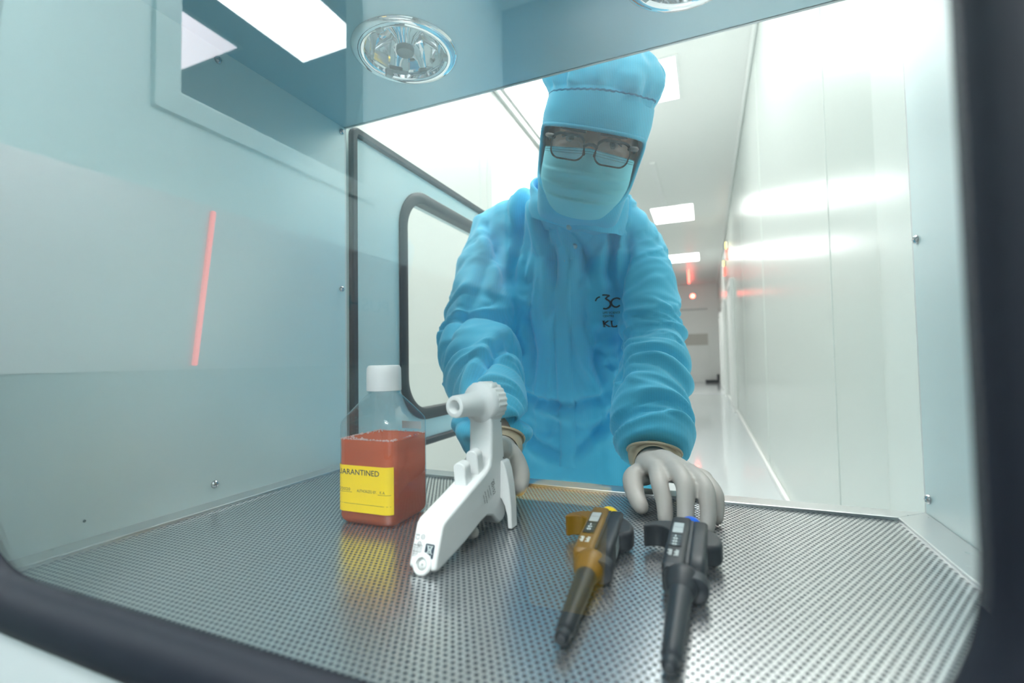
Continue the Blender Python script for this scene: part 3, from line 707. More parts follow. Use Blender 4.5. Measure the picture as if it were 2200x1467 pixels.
def on_suit(x, z, lift=.001, y0=.82):
    h_ = suit_bvh.ray_cast(V3((x, y0, z)), V3((0, 1, 0)))
    return V3((x, (h_[0].y if h_[0] is not None else .93) - lift, z))
def strip_on_suit(pts, wd, th=.0022, lift=.0012):
    """a sewn strip that lies on the front of the suit"""
    mb = MB(); rings = []
    for i, (x, z) in enumerate(pts):
        rings.append([on_suit(x - wd / 2, z, -.002), on_suit(x - wd / 2, z, th), on_suit(x - wd / 4, z, th + .0012), on_suit(x + wd / 4, z, th + .0012), on_suit(x + wd / 2, z, th), on_suit(x + wd / 2, z, -.002)])
    return mb.loft(rings, False, False)
zs = [.405 - .0115 * i for i in range(40)]
strip_on_suit([(-.262 - .010 * min(1, max(0, (.40 - z) / .3)), z) for z in zs], .034).build('placket', M['suit'], person, 180)
def snap(par, P, nrm=V3((.1, -1, -.25))):
    T = Matrix.Translation(P) @ nrm.normalized().to_track_quat('Z', 'Y').to_matrix().to_4x4()
    mb = MB(); mb.lathe([(.0002, .0022), (.0035, .002), (.0052, .0012), (.0058, 0), (.0058, -.002)], 18, False, T=T); return mb.build('snap', M['snap'], par, 50)

# ---- collar: stands round the neck, overlapped at the front
def collar():
    rings = []; n = 64
    lo_c, hi_c = V3((-.244, .952, .478)), V3((-.230, .928, .524))
    for k, (t, r1, r2, dz) in enumerate(((0, .1035, .0915, -.018), (.3, .1020, .0910, -.006), (.6, .0990, .0900, .002), (.9, .0960, .0885, .006), (1, .0940, .0870, .006), (1.02, .0900, .0830, .004), (.6, .0900, .080, 0), (.1, .090, .076, -.01))):
        c = lerp(lo_c, hi_c, t); r = []
        for j in range(n):
            a = 2 * PI * j / n; x, y = math.cos(a), math.sin(a)
            fr = max(0, -y) ** 1.3
            wob = .005 * math.sin(a * 5 + t * 3) * (1 - t * .5) + .003 * math.sin(a * 9 - t * 5)
            r.append((c.x + (r1 + wob) * x, c.y + (r2 + wob) * y, c.z + dz - .078 * fr * (.35 + .65 * min(1, t)) + .020 * max(0, y) - .035 * x))
        rings.append(r)
    return MB().loft(rings, False).build('collar', M['suit'], person, 180)
collar_o = collar()
# ---- hood
def hood():
    mb = MB()
    prof = [(-.178, .058, .012, .085, -.030), (-.158, .070, .040, .100, -.020), (-.135, .079, .080, .110, -.01), (-.10, .084, .094, .112, 0), (-.06, .089, .098, .115, 0), (-.02, .092, .100, .118, 0), (.01, .094, .102, .120, 0),
            (.035, .096, .100, .122, 0), (.056, .0945, .097, .123, 0), (.064, .0935, .096, .126, 0), (.072, .093, .094, .128, 0), (.082, .0975, .098, .129, 0), (.100, .1000, .098, .126, 0), (.120, .0945, .088, .116, 0), (.136, .078, .068, .098, 0), (.147, .054, .045, .07, 0), (.154, .025, .02, .03, 0), (.155, .004, .004, .006, 0)]
    # dense rings by interpolation
    dense = []
    for i in range(len(prof) - 1):
        for k in range(3): dense.append(tuple(lerp(prof[i][q], prof[i + 1][q], k / 3) for q in range(5)))
    dense.append(prof[-1])
    n = 96; P = {}; bm = bmesh.new(); grid = []
    for ri, (b, wa, cf, cb, sh) in enumerate(dense):
        row = []
        for j in range(n):
            t = 2 * PI * j / n; cx, sy = math.cos(t), math.sin(t); p = 2.25
            a = wa * abs(cx) ** (2 / p) * (1 if cx > 0 else -1)
            c = (cf if sy > 0 else cb) * abs(sy) ** (2 / p) * (1 if sy > 0 else -1) + sh
            bb = b
            # gathered crown: pleats that radiate over the seam; seam higher in the middle
            if b > .064:
                k = min(1, (b - .064) / .02)
                g = math.sin(t * 13 + 1.3 * math.sin(t * 3)) * .0070 * k * max(0, 1 - (b - .085) / .06) + .004 * math.sin(t * 31 + 2 * math.sin(t * 5)) * k * max(0, 1 - (b - .07) / .035) + .014 * k * (.35 - abs(noise.noise(V3((a * 30, b * 20, c * 30))))) + .008 * k * noise.noise(V3((a * 14, b * 14 + 4, c * 14)))
                s_ = 1 + g / max(.02, wa); a *= s_; c *= s_
                bb += .010 * (1 - abs(a) / .1) * (1 if c > 0 else 0) * (1 - k * .4) - .012 * max(0, a / .1) * max(0, c / .1) + .006 * k * math.sin(t * 2 + .6)
            else:
                g = .0035 * noise.noise(V3((a * 22, b * 16, c * 22))); a += g * cx; c += g * sy
            row.append(bm.verts.new(HW(a, bb, c)))
        grid.append(row)
    for i in range(len(grid) - 1):
        for j in range(n):
            f = bm.faces.new((grid[i][j], grid[i][(j + 1) % n], grid[i + 1][(j + 1) % n], grid[i + 1][j]))
    bm.faces.new(grid[-1])
    # face opening
    kill = []
    for f in bm.faces:
        m_ = f.calc_center_median() - HC; a, b, c = m_.dot(HR), m_.dot(HU), m_.dot(HF)
        top = .012 - .006 * (a / .09) ** 2
        if c > .012 and b < top and b > -.118 and abs(a) < .0915 * math.sqrt(max(0, 1 - max(0, (-b - .04) / .080) ** 2)): kill.append(f)
    bmesh.ops.delete(bm, geom=kill, context='FACES')
    edge = [e for e in bm.edges if e.is_boundary]
    rim_v = {v for e in edge for v in e.verts if (v.co - HC).dot(HU) > -.16}
    for _ in range(2): bmesh.ops.smooth_vert(bm, verts=list(rim_v), factor=.5, use_axis_x=True, use_axis_y=True, use_axis_z=True)
    bmesh.ops.recalc_face_normals(bm, faces=bm.faces)
    me = bpy.data.meshes.new('hood'); bm.to_mesh(me)
    # hem round the opening: a rolled edge through the boundary vertices
    loop = []; e0 = [e for e in bm.edges if e.is_boundary and all(v in rim_v for v in e.verts)]
    adj = {}
    for e in e0:
        for v in e.verts: adj.setdefault(v, []).append(e.other_vert(v))
    st = next(iter(adj)); prev = None; cur = st
    while True:
        loop.append(cur.co.copy()); nxt = [v for v in adj[cur] if v is not prev]
        if not nxt: break
        prev, cur = cur, nxt[0]
        if cur is st: break
    bm.free()
    me.materials.append(M['hood'])
    h_ = link('hood', me, person, 180)
    md = h_.modifiers.new('th', 'SOLIDIFY'); md.thickness = .0025; md.offset = 0
    md = h_.modifiers.new('ss', 'SUBSURF'); md.levels = 1; md.render_levels = 1
    for _ in range(4):
        loop = [(loop[i - 1] + loop[i] * 2 + loop[(i + 1) % len(loop)]) / 4 for i in range(len(loop))]
    mb = MB(); mb.tube(loop + [loop[0]], .0036, 8, True, dome=False); mb.build('hem', M['hood'], h_, 180)
    # elastic seam across the forehead, under the gathered crown
    bmh = bmesh.new(); bmh.from_mesh(me); hb = BVHTree.FromBMesh(bmh); bmh.free(); seam = []
    for i in range(61):
        a = -.093 + .186 * i / 60; q = HW(a,   .072 + .003 * max(0, a / .1) - .009 * max(0, -a / .1) + .0006 * math.sin(i * 1.9), .4)
        hit = hb.ray_cast(q, -HF)
        if hit[0] is not None: seam.append(hit[0] + HF * .0006)
    mb = MB(); mb.tube(seam, .0018, 6); mb.build('elastic_seam', mat('seam_blue', (.02, .22, .42), .8), h_, 180)
hood()
# ---- hair shadowed at the temple, eyes
for sg in (-1, 1):
    e = MB(); T = Matrix.Translation(HW(sg * .0345, -.004, .069))
    e.add(*(lambda m: (m.v, m.f))(MB().lathe([(.0003, -.0115)] + [(.0115 * math.sin(math.radians(a)), -.0115 * math.cos(math.radians(a))) for a in range(20, 180, 20)] + [(.0003, .0115)], 20, False)), 0, T)
    eo = e.build('eye', M['eyewhite'], person, 180)
    T2 = Matrix.Translation(HW(sg * .0345, -.004, .069) + (HF * 1 - HU * .25).normalized() * .0098) @ (HF - HU * .25).to_track_quat('Z', 'Y').to_matrix().to_4x4()
    MB().lathe([(.0003, .0022), (.003, .0020), (.0058, .0008), (.0060, -.002)], 20, False, T=T2).build('iris', M['iris'], eo, 60)
    lid = MB(); lid.tube([HW(sg * (.0345 + x), -.002 + .007 * (1 - (x / .017) ** 2), .0795 - .10 * abs(x) ** 1.4) for x in (-.016, -.010, -.004, .003, .009, .016)], [.003, .0045, .005, .005, .0045, .003], 8)
    lid.build('eyelid', M['skin'], person, 180)
    ls = MB(); ls.tube([HW(sg * (.0345 + x), -.006 + .007 * (1 - (x / .017) ** 2), .0825 - .10 * abs(x) ** 1.4) for x in (-.016, -.010, -.004, .003, .009, .016)], .0012, 6)
    ls.build('eyelash', M['hair'], person, 180)
    br = MB(); br.tube([HW(sg * x,   .0075 + .002 * math.sin((x - .012) / .045 * PI), .0905 - .20 * (x - .012) ** 1.25) for x in (.014, .024, .036, .048, .056)], [.0025, .0035, .0035, .003, .0015], 8)
    br.build('eyebrow', M['hair'], person, 180)
# ---- mask
def mask():
    rows = []; nb, na = 30, 41
    for i in range(nb):
        t = i / (nb - 1); r = []
        for j in range(na):
            s = -1 + 2 * j / (na - 1)
            hw = .0800 - .020 * max(0, (t - .45) / .55) ** 1.6
            top = -.024 + .006 * (1 - abs(s)) ** 2 + (.000 if abs(s) < .8 else 0)
            bot = -.136 + .028 * abs(s) ** 2.2
            b = lerp(top, bot, t) - .0
            a = hw * math.sin(s * PI / 2 * .97) / math.sin(PI / 2 * .97)
            ca = math.cos(s * PI / 2 * .90)
            bulge = .112 + .010 * math.sin(min(1, t / .5) * PI / 2) - .042 * max(0, (t - .55) / .45) ** 1.7
            nose = .012 * math.exp(-(s / .16) ** 2) * math.exp(-((t - .16) / .22) ** 2)
            c = (bulge - .012) * ca ** .55 * 1.0 + nose + .004
            # three pleats that overlap downwards
            for pt in (.34, .52, .70):
                q = (t - pt) / .075
                if 0 <= q < 1.4: c += (.0090 if q < 1 else 0) * (1 - q) * ca
                elif -1.2 < q < 0: c -= .003 * math.exp(-(q / .5) ** 2) * ca
            c += .0022 * noise.noise(V3((a * 40, b * 50, 3))) * ca
            r.append(HW(a, b, c))
        rows.append(r)
    mb = MB(); mb.loft(rows, False, False)
    o = mb.build('face_mask', M['mask'], person, 180)
    md = o.modifiers.new('th', 'SOLIDIFY'); md.thickness = .0012; md.offset = 0
    md = o.modifiers.new('ss', 'SUBSURF'); md.levels = 1; md.render_levels = 1
    for k in (.0, .028, .05):
        e = MB(); i0 = min(nb - 1, max(0, int(k * nb * 1.6)))
        e.tube([p + HF * .0016 for p in rows[i0]][2:-2], .0006, 5); e.build('stitch_line', mat('mask_stitch', (.12, .42, .52), .8), o, 180)
    for sg in (-1, 1):
        e = MB(); p0 = rows[1][0 if sg < 0 else -1]; p1 = rows[-2][0 if sg < 0 else -1]
        e.tube([p0, HW(sg * .082, -.028, -.01), HW(sg * .084, -.05, -.02), HW(sg * .080, -.08, -.0), p1], .0014, 6); e.build('ear_loop', M['mask'], o, 180)
mask()
# ---- spectacles
def spectacles():
    G0, G1, GC = -.020, .0, .127
    def GP(x, y, z=0):    # lens plane, slightly wrapped and leaning
        return HW(x, G0 + y, GC - 1.15 * x * x * 3.2 - y * .10 + z)
    sp = None
    fr = MB()
    for sg in (-1, 1):
        R = rrect(-.0265, .0265, -.0185, .0165, .0140, 8)
        R = [(sg * .0365 + x + (.0 if y < 0 else sg * .0012), y) for x, y in R]
        def ring(o, z): 
            cx = sg * .0365; return [GP(cx + (x - cx) * (1 + o / .0265), y * (1 + o / .0175), z) for x, y in R]
        th = []
        for x, y in R: th.append(.0040 if y > .010 else .0024)
        outer = [GP(sg * .0365 + (x - sg * .0365) * (1 + t_ / .0265), y * (1 + t_ / .0175), .0018) for (x, y), t_ in zip(R, th)]
        outer_b = [GP(sg * .0365 + (x - sg * .0365) * (1 + t_ / .0265), y * (1 + t_ / .0175), -.0022) for (x, y), t_ in zip(R, th)]
        fr.loft([ring(0, .0018), outer, outer_b, ring(0, -.0022)], False, loop=True)
    fr.tube([GP(-.0095, .0045, .001), GP(-.004, .0075, .003), GP(.004, .0075, .003), GP(.0095, .0045, .001)], [.0030, .0028, .0028, .0030], 10)
    for sg in (-1, 1): fr.tube([GP(sg * .0095, -.002, -.001), GP(sg * .0088, -.008, -.006)], [.0018, .0026], 8)
    sp = fr.build('spectacles', M['frame'], person, 50)
    for sg in (-1, 1):
        R = rrect(-.0265, .0265, -.0185, .0165, .0140, 8)
        mb = MB(); mb.loft([[GP(sg * .0365 + x, y, z) for x, y in R] for z in (-.0004, .0004)]); mb.build('lens', M['lens'], sp, 180)
        tm = MB(); tm.tube([GP(sg * .0640, .0118, -.001), GP(sg * .0690, .0125, -.004), HW(sg * .0765, -.006, .085), HW(sg * .0800, -.004, .03), HW(sg * .079, -.010, -.02)], [.0042, .0042, .0036, .003, .003], 10)
        tm.build('temple', M['frame'], sp, 50)
spectacles()
# snaps of the collar and hood
bm = bmesh.new(); bm.from_mesh(collar_o.data); col_bvh = BVHTree.FromBMesh(bm); bm.free()
def on_front(x, z, y0=.7):
    h1 = col_bvh.ray_cast(V3((x, y0, z)), V3((0, 1, 0))); h2 = suit_bvh.ray_cast(V3((x, y0, z)), V3((0, 1, 0)))
    ys = [h_[0].y for h_ in (h1, h2) if h_[0] is not None]
    return V3((x, min(ys) if ys else .9, z))
for x, z in ((-.236, .432), (-.238, .404), (-.254, .376)): snap(person, on_front(x, z))
# chest print: two ringed strokes, two lines of small capitals and the letters KL
pr = MB()
def chest(a, b): return on_suit(-.190 + a * 1.1, .296 + b * 1.1, .0016)
def stroke(pts, wd):
    L = [V3((x, y)) if False else (x, y) for x, y in pts]
    L = [(lerp(p[0], q[0], k / 4), lerp(p[1], q[1], k / 4)) for p, q in zip(L, L[1:]) for k in range(4)] + [L[-1]]
    for (x0, y0), (x1, y1) in zip(L, L[1:]):
        dx, dy = x1 - x0, y1 - y0; l = math.hypot(dx, dy) or 1; nx_, ny_ = -dy / l * wd / 2, dx / l * wd / 2
        pr.add([chest(x0 + nx_, y0 + ny_), chest(x0 - nx_, y0 - ny_), chest(x1 - nx_, y1 - ny_), chest(x1 + nx_, y1 + ny_)], [(0, 1, 2, 3)])
def arc(cx, cy2, r, a0, a1, n=14): return [(cx + r * math.cos(math.radians(lerp(a0, a1, i / n))), cy2 + r * math.sin(math.radians(lerp(a0, a1, i / n)))) for i in range(n + 1)]
stroke(arc(.000, -.005, .0085, 90, 170), .0026); stroke([(.004, .0065), (.015, .0065), (.009, -.001)], .0026); stroke(arc(.0085, -.0095, .0085, 80, -120), .0030); stroke(arc(.026, -.0065, .0085, 40, 320), .0030)
add_text(pr, 'LIFE SCIENCE', .0052, lambda a, b: chest(a + .003, b - .0265), width=.030, bold=True)
add_text(pr, 'CENTRE', .0052, lambda a, b: chest(a + .003, b - .0325), width=.018, bold=True)
for pts in ([(.004, -.0495), (.004, -.0395)], [(.0115, -.0395), (.0045, -.0445), (.0125, -.0495)], [(.017, -.0395), (.017, -.0495), (.0245, -.0495), (.0245, -.0470)]): stroke(pts, .0024)
for x0, x1, y in ((.002, .0065, -.0395), (.002, .0065, -.0495), (.0095, .014, -.0395), (.010, .0145, -.0495), (.015, .0195, -.0395), (.015, .0185, -.0495)): stroke([(x0, y), (x1, y)], .001)
pr.build('chest_print', M['print'], person)

# ---- gloved hands
def hand_mesh(palm, fingers, voxel=.0022):
    """palm: list of (point, radius, flat axis, ratio) capsules; fingers: chains of (point, radius)"""
    mb = MB()
    for path, rad, fa, fr in palm: mb.tube(path, rad, 20, flat=(fa.normalized(), fr) if fa is not None else None)
    for ch in fingers: mb.tube([p for p, r in ch], [r for p, r in ch], 16)
    return remeshed(mb, voxel, 5, 'glove')
def spl(pts, n=5):
    """smooth chain through the joints"""
    P = [V3(p) for p, r in pts]; Rr = [r for p, r in pts]; out = []
    for i in range(len(P) - 1):
        p0, p1, p2, p3 = P[max(0, i - 1)], P[i], P[i + 1], P[min(len(P) - 1, i + 2)]
        for k in range(n):
            t = k / n
            q = .5 * ((2 * p1) + (p2 - p0) * t + (2 * p0 - 5 * p1 + 4 * p2 - p3) * t * t + (3 * p1 - p0 - 3 * p2 + p3) * t ** 3)
            out.append((q, lerp(Rr[i], Rr[i + 1], t)))
    out.append((P[-1], Rr[-1])); return out
# hand on the right of the picture: palm arched over the tray, finger tips on it
W = V3((-.0700, .664, .032))
K = [V3((-.0600, .598, .044)), V3((-.0400, .590, .048)), V3((-.0230, .593, .044)), V3((-.0085, .602, .037))]      # knuckles, index to little
palm = [([W, lerp(W, K[0], .5) + V3((-.004, 0, .004)), K[0]], [.024, .021, .0125], V3((0, .1, 1)), .78), ([W, lerp(W, K[1], .5) + V3((0, 0, .006)), K[1]], [.024, .021, .0125], V3((0, .1, 1)), .78),
        ([W, lerp(W, K[2], .5) + V3((0, 0, .004)), K[2]], [.024, .020, .012], V3((0, .1, 1)), .78), ([W, lerp(W, K[3], .5), K[3]], [.023, .019, .0115], V3((0, .1, 1)), .8),
        ([WRR + V3((.0, .02, .006)), W], [.029, .026], V3((0, .3, 1)), .8)]
fing = [spl([(K[0], 0.01104), (V3((-.0525, .550, .038)), 0.00975), (V3((-.0465, .531, .024)), 0.00892), (V3((-.0450, .522, .009)), 0.00791)]),
        spl([(K[1], 0.01122), (V3((-.0265, .543, .043)), 0.00994), (V3((-.0245, .522, .026)), 0.00911), (V3((-.0250, .511, .0085)), 0.00810)]),
        spl([(K[2], 0.01086), (V3((-.0065, .550, .040)), 0.00957), (V3((-.0030, .529, .026)), 0.00874), (V3((-.0040, .517, .009)), 0.00782)]),
        spl([(K[3], 0.00966), (V3((.0045, .572, .028)), 0.00856), (V3((.0058, .557, .0160)), 0.00791), (V3((.0050, .548, .0072)), 0.00699)]),
        spl([(lerp(W, K[0], .25) + V3((-.012, -.004, -.008)), 0.01610), (V3((-.0890, .606, .028)), 0.01362), (V3((-.0830, .576, .017)), 0.01104), (V3((-.0735, .552, .0105)), 0.00902)])]
me = hand_mesh(palm, fing); me.materials.clear(); me.materials.append(M['glove'])
def finish_glove(me, cuff_path, cuff_r):
    g_ = link('glove', me, person, 180)
    mb = MB(); mb.tube(cuff_path, cuff_r, 28, dome=False, cap=False); c = mb.build('glove_cuff', M['glovecuff'], g_, 180)
    md = c.modifiers.new('t', 'SOLIDIFY'); md.thickness = .0012
    mb = MB(); P = V3(cuff_path[-1]); t_ = (V3(cuff_path[-1]) - V3(cuff_path[-2])).normalized(); u_ = V3((1, 0, 0)); u_ = (u_ - t_ * u_.dot(t_)).normalized(); v_ = t_.cross(u_)
    ring = [P + (u_ * math.cos(2 * PI * j / 32) + v_ * math.sin(2 * PI * j / 32)) * cuff_r[-1] for j in range(33)]
    mb.tube(ring, .0018, 8, dome=False); mb.build('rolled_edge', M['glovecuff'], c, 180)
finish_glove(me, [W + V3((.0, .006, .0)), lerp(W, WRR, .6) + V3((0, .004, .003)), WRR + V3((-.001, .002, .006)), WRR + V3((-.001, .008, .016))], [.0275, .0315, .0350, .0375])
# hand on the left of the picture: closed round the dispenser from behind
W = V3((-.268, .596, .050))
K = [V3((-.236, .530, .072)), V3((-.240, .527, .052)), V3((-.244, .528, .034)), V3((-.250, .533, .018))]
palm = [([W, lerp(W, k, .55) + V3((0, .004, 0)), k], [.022, .019, .0125], V3((1, .4, 0)), .8) for k in K] + [([WRL + V3((-.003, .010, .003)), W], [.027, .025], None, 1)]
fing = [spl([(K[0], 0.01062), (V3((-.252, .497, .066)), 0.00945), (V3((-.252, .470, .058)), 0.00855), (V3((-.246, .452, .052)), 0.00738)]),
        spl([(K[1], 0.01080), (V3((-.256, .494, .046)), 0.00972), (V3((-.254, .466, .040)), 0.00864), (V3((-.247, .446, .034)), 0.00756)]),
        spl([(K[2], 0.01044), (V3((-.256, .495, .026)), 0.00936), (V3((-.250, .468, .017)), 0.00846), (V3((-.2465, .450, .014)), 0.00738)]),
        spl([(K[3], 0.00936), (V3((-.256, .502, .012)), 0.00828), (V3((-.2545, .466, .0090)), 0.00756), (V3((-.2440, .436, .0085)), .0074), (V3((-.2200, .4215, .0080)), 0.00666)]),
        spl([(lerp(W, K[0], .3) + V3((.014, -.004, .0)), 0.01530), (V3((-.230, .562, .048)), 0.01305), (V3((-.2135, .538, .037)), 0.01098), (V3((-.2085, .517, .028)), 0.00918)])]
me = hand_mesh(palm, fing); me.materials.clear(); me.materials.append(M['glove'])
finish_glove(me, [W + V3((.0, .004, .0)), lerp(W, WRL, .6) + V3((0, .006, .002)), WRL + V3((-.002, .002, .005)), WRL + V3((-.004, .008, .014))], [.0265, .0315, .0350, .0375])
# ==================================================================THINGS_MARK
# ---- the bottle
BH = .038
bottle = thing('media_bottle', 'square clear bottle of orange-red liquid with white cap and yellow label', 'bottle', (-.351, .452, .0005), (0, 0, math.radians(1.5)))
def sq(hf, r, z, n=8): return [(x, y, z) for x, y in rrect(-hf, hf, -hf, hf, min(r, hf - 1e-4), n)]
g = MB(); g.loft([sq(.030, .012, .002), sq(.034, .012, .0), sq(.0365, .012, .0015), sq(BH, .012, .006), sq(BH, .012, .060), sq(BH, .012, .108), sq(BH - .0008, .0125, .1125), sq(.0345, .0150, .1180), sq(.0270, .0180, .1300), sq(.0200, .0178, .1395), sq(.0172, .0171, .1425), sq(.0166, .0165, .147), sq(.0166, .0165, .160)], True)
g.build('bottle_body', M['clear'], bottle, 50)
g = MB(); e = .0011
g.loft([sq(.0335, .011, .0016), sq(BH - e - .001, .011, .0045), sq(BH - e, .011, .008), sq(BH - e, .011, .060), sq(BH - e, .011, .0925), sq(BH - e - .0015, .011, .0928)], True)
g.build('liquid', M['liquid'], bottle, 50)
g = MB(); random.seed(3)
for k in range(260):          # bubbles along the surface of the liquid, thickest at the left front corner
    side = random.choice((0, 0, 0, 0, 1, 2, 2, 3)); u = random.uniform(-1, 1) * (BH - .004); r = random.uniform(.0004, .0013)
    left = max(0, -u / BH) if side == 0 else (max(0, u / BH) if side == 2 else 0)
    v = BH - .0026 - abs(random.gauss(0, .0018 + .009 * left))
    x, y = ((u, -v), (v, u), (-v, u), (u, v))[side]
    if side in (0, 1) and u > .008 and random.random() < .5: continue
    g.lathe([(.0001, -r), (r * .8, -r * .6), (r, 0), (r * .8, r * .6), (.0001, r)], 8, False, T=Matrix.Translation((x, y, .0932)))
fo = g.build('foam', M['foam'], bottle, 180); fo['kind'] = 'stuff'
g = MB(); g.lathe([(.0170, .1430), (.0185, .1430), (.0185, .1448), (.0170, .1448)], 40, False); g.build('neck_ring', M['clear'], bottle, 40)
nr = 64; rings = []
for z, rr, rib in ((.1455, .0190, 0), (.1457, .0197, 1), (.1650, .0195, 1), (.1715, .0193, 1), (.1742, .0180, 0), (.1750, .0160, 0)):
    rings.append([((rr + (.00028 if rib and j % 2 else 0)) * math.cos(2 * PI * j / nr), (rr + (.00028 if rib and j % 2 else 0)) * math.sin(2 * PI * j / nr), z) for j in range(nr)])
g = MB(); g.loft(rings); g.build('cap', M['cap'], bottle, 35)
def bpt(s, z, o=0):          # walk round the front of the bottle: s=0 at the middle of the front
    hf = BH + o; r = .012 + o; fl = BH - .012; q = PI / 2 * .012
    sg = 1 if s >= 0 else -1; a = abs(s)
    if a <= fl: return (s, -hf, z)
    if a <= fl + q:
        t = (a - fl) / .012; return (sg * (fl + r * math.sin(t)), -(fl + r * math.cos(t)), z)
    return (sg * hf, -(fl - (a - fl - q)), z)
S0, S1, Z0, Z1 = -.0560, .0375, .0150, .0655
g = MB(); ss = [lerp(S0, S1, i / 60) for i in range(61)]
g.loft([[bpt(s, Z0, .0003) for s in ss], [bpt(s, Z1, .0003) for s in ss], [bpt(s, Z1, .00005) for s in ss], [bpt(s, Z0, .00005) for s in ss]], False, False, loop=True)
lab = g.build('label', M['yellow'], bottle, 30)
g = MB()
def on_label(s0, z0): return lambda a, b: bpt(s0 + a, z0 + b, .00042)
add_text(g, 'QUARANTINED', .0084, on_label(-.0420, .0555), width=.0630, bold=True)
add_text(g, 'AUTHORIZED BY.', .0043, on_label(-.0085, .0370), width=.0260)
add_text(g, 'K A', .0042, on_label(.0215, .0372), width=.0065)
add_text(g, '03/12/2020', .0045, on_label(-.0440, .0378), width=.0265)
for s0, s1, z in ((-.048, -.0150, .0362), (.0190, .0345, .0358), (-.05, .0345, .0238)):
    g.loft([[bpt(lerp(s0, s1, i / 20), z, .00042) for i in range(21)], [bpt(lerp(s0, s1, i / 20), z + .00035, .00042) for i in range(21)]], False, False)
g.build('label_print', M['ink'], lab)
g = MB(); g.add([(-BH * .05, BH + .0004, .096), (BH * .68, BH + .0004, .096), (BH * .68, BH + .0004, .105), (-BH * .05, BH + .0004, .105)], [(0, 1, 2, 3)]); g.build('back_sticker', M['paper'], bottle)

# ---- the pipette dispenser (local: x to its right, -y towards the window, z up)
disp_o = thing('pipette_controller', 'white pistol-shaped pipette dispenser lying on the tray, held by the gloved hand', 'pipette dispenser', (-.222, .472, .0008), (0, 0, math.radians(-2.4)))
def yz_prism(mb, poly, x0, x1, mi=0): mb.loft([[(x0, -t, z) for t, z in poly], [(x1, -t, z) for t, z in poly]], True, True, mi)
HWD = .0136
poly = [(.127, .0005), (.1315, .004), (.1195, .0370), (.1150, .0405), (.085, .0500), (.054, .0600), (.036, .0658), (.0295, .0700), (.0268, .0780), (.0255, .0950), (.0250, .1120), (.0275, .1300), (.0270, .1470), (.0200, .1545), (.0110, .1545), (.0050, .1480), (-.0010, .1000), (-.0058, .0640), (-.0085, .0200), (-.0060, .0110), (.0010, .0050), (.0110, .0045), (.0180, .0100), (.0260, .0170), (.0380, .0205), (.0500, .0185), (.0800, .0100)]
g = MB(); yz_prism(g, poly, -HWD, HWD); bod = g.build('housing', M['whiteplastic'], disp_o, 40, bevel=.0042, bseg=4)
g = MB()
for t0, xo, hgt, zb in ((.0600, -.0015, .0250, .0545), (.0400, .0010, .0245, .0635)):
    T = Matrix.Translation((xo, -t0, zb)) @ Matrix.Rotation(math.radians(8), 4, 'X')
    g = MB(); P = [(-.0068, 0), (.0068, 0)] + [(.0068 * math.cos(a), hgt - .0062 + .0062 * math.sin(a)) for a in [PI * i / 12 for i in range(13)]]
    g.loft([[(x, -.0042, z) for x, z in P], [(x, .0075, z) for x, z in P]], T=T); g.build('trigger_button', M['whiteplastic'], disp_o, 40, bevel=.0012, bseg=3)
AX = Matrix.Translation((0, -.004, .1330)) @ Matrix.Rotation(math.radians(-7), 4, 'Z') @ Matrix.Rotation(PI / 2, 4, 'X')
g = MB(); rings = []
for z, rr, kn in ((-.003, .0205, 0), (-.002, .0218, 1), (.0135, .0222, 1), (.0145, .0216, 0)):
    rings.append([((rr + (.0008 if kn and (j // 2) % 2 else 0)) * math.cos(2 * PI * j / 96), (rr + (.0008 if kn and (j // 2) % 2 else 0)) * math.sin(2 * PI * j / 96), z) for j in range(96)])
g.loft(rings, T=AX); g.build('knurled_ring', M['whiteplastic'], disp_o, 35)
g = MB(); g.lathe([(.0195, .0130), (.0225, .0145), (.0222, .0185), (.0200, .0215), (.0150, .0245), (.0128, .0290), (.0118, .0440), (.0113, .0585), (.0108, .0605), (.0095, .0612), (.0068, .0612), (.0060, .0600), (.0056, .0400), (.0002, .0395)], 48, False, T=AX)
g.build('nosecone', M['whiteplastic'], disp_o, 35)
g = MB(); g.lathe([(.0002, .0452), (.0057, .0452)], 24, False, T=AX); g.build('silicone_insert', mat('translucent_grey', (.42, .55, .56), .2), disp_o)
# near end: socket and prints
FT = Matrix(((1, 0, 0, 0), (0, 1, 0, 0), (0, 0, 1, 0), (0, 0, 0, 1)))
fn_ = V3((0, -(.0310 - .004), -(.1200 - .1305) * -1)).normalized()
fu = V3((0, .0120, .0330)).normalized(); fo_ = V3((1, 0, 0)).cross(fu)
FC = V3((0, -.1315, .004))
def face(a, b, o=.0003): return FC + V3((1, 0, 0)) * a + fu * b + fo_ * o
g = MB(); T = Matrix.Translation(face(.0005, .0035, -.004)) @ fo_.to_track_quat('Z', 'Y').to_matrix().to_4x4()
g.lathe([(.0095, 0), (.0092, .0050), (.0080, .0062), (.0055, .0062), (.0050, .0052), (.0050, .002)], 36, False, T=T); g.build('charging_socket', M['whiteplastic'], disp_o, 40)
g = MB(); g.lathe([(.0050, .0045), (.0038, .0048), (.0036, .0030), (.0002, .0030)], 28, False, T=T); g.lathe([(.0002, .0055), (.0008, .0050), (.0009, .003)], 12, False, T=T); g.build('socket_contact', M['grey_trim'], disp_o, 40)
g = MB(); R0 = rrect(.0005, .0098, .0085, .0200, .0012, 4); g.loft([[face(x, z, .00005) for x, z in R0], [face(x, z, .0003) for x, z in R0]]); dk = g.build('bin_symbol_plate', mat('dark_blue_print', (.02, .035, .055), .5), disp_o)
g = MB()
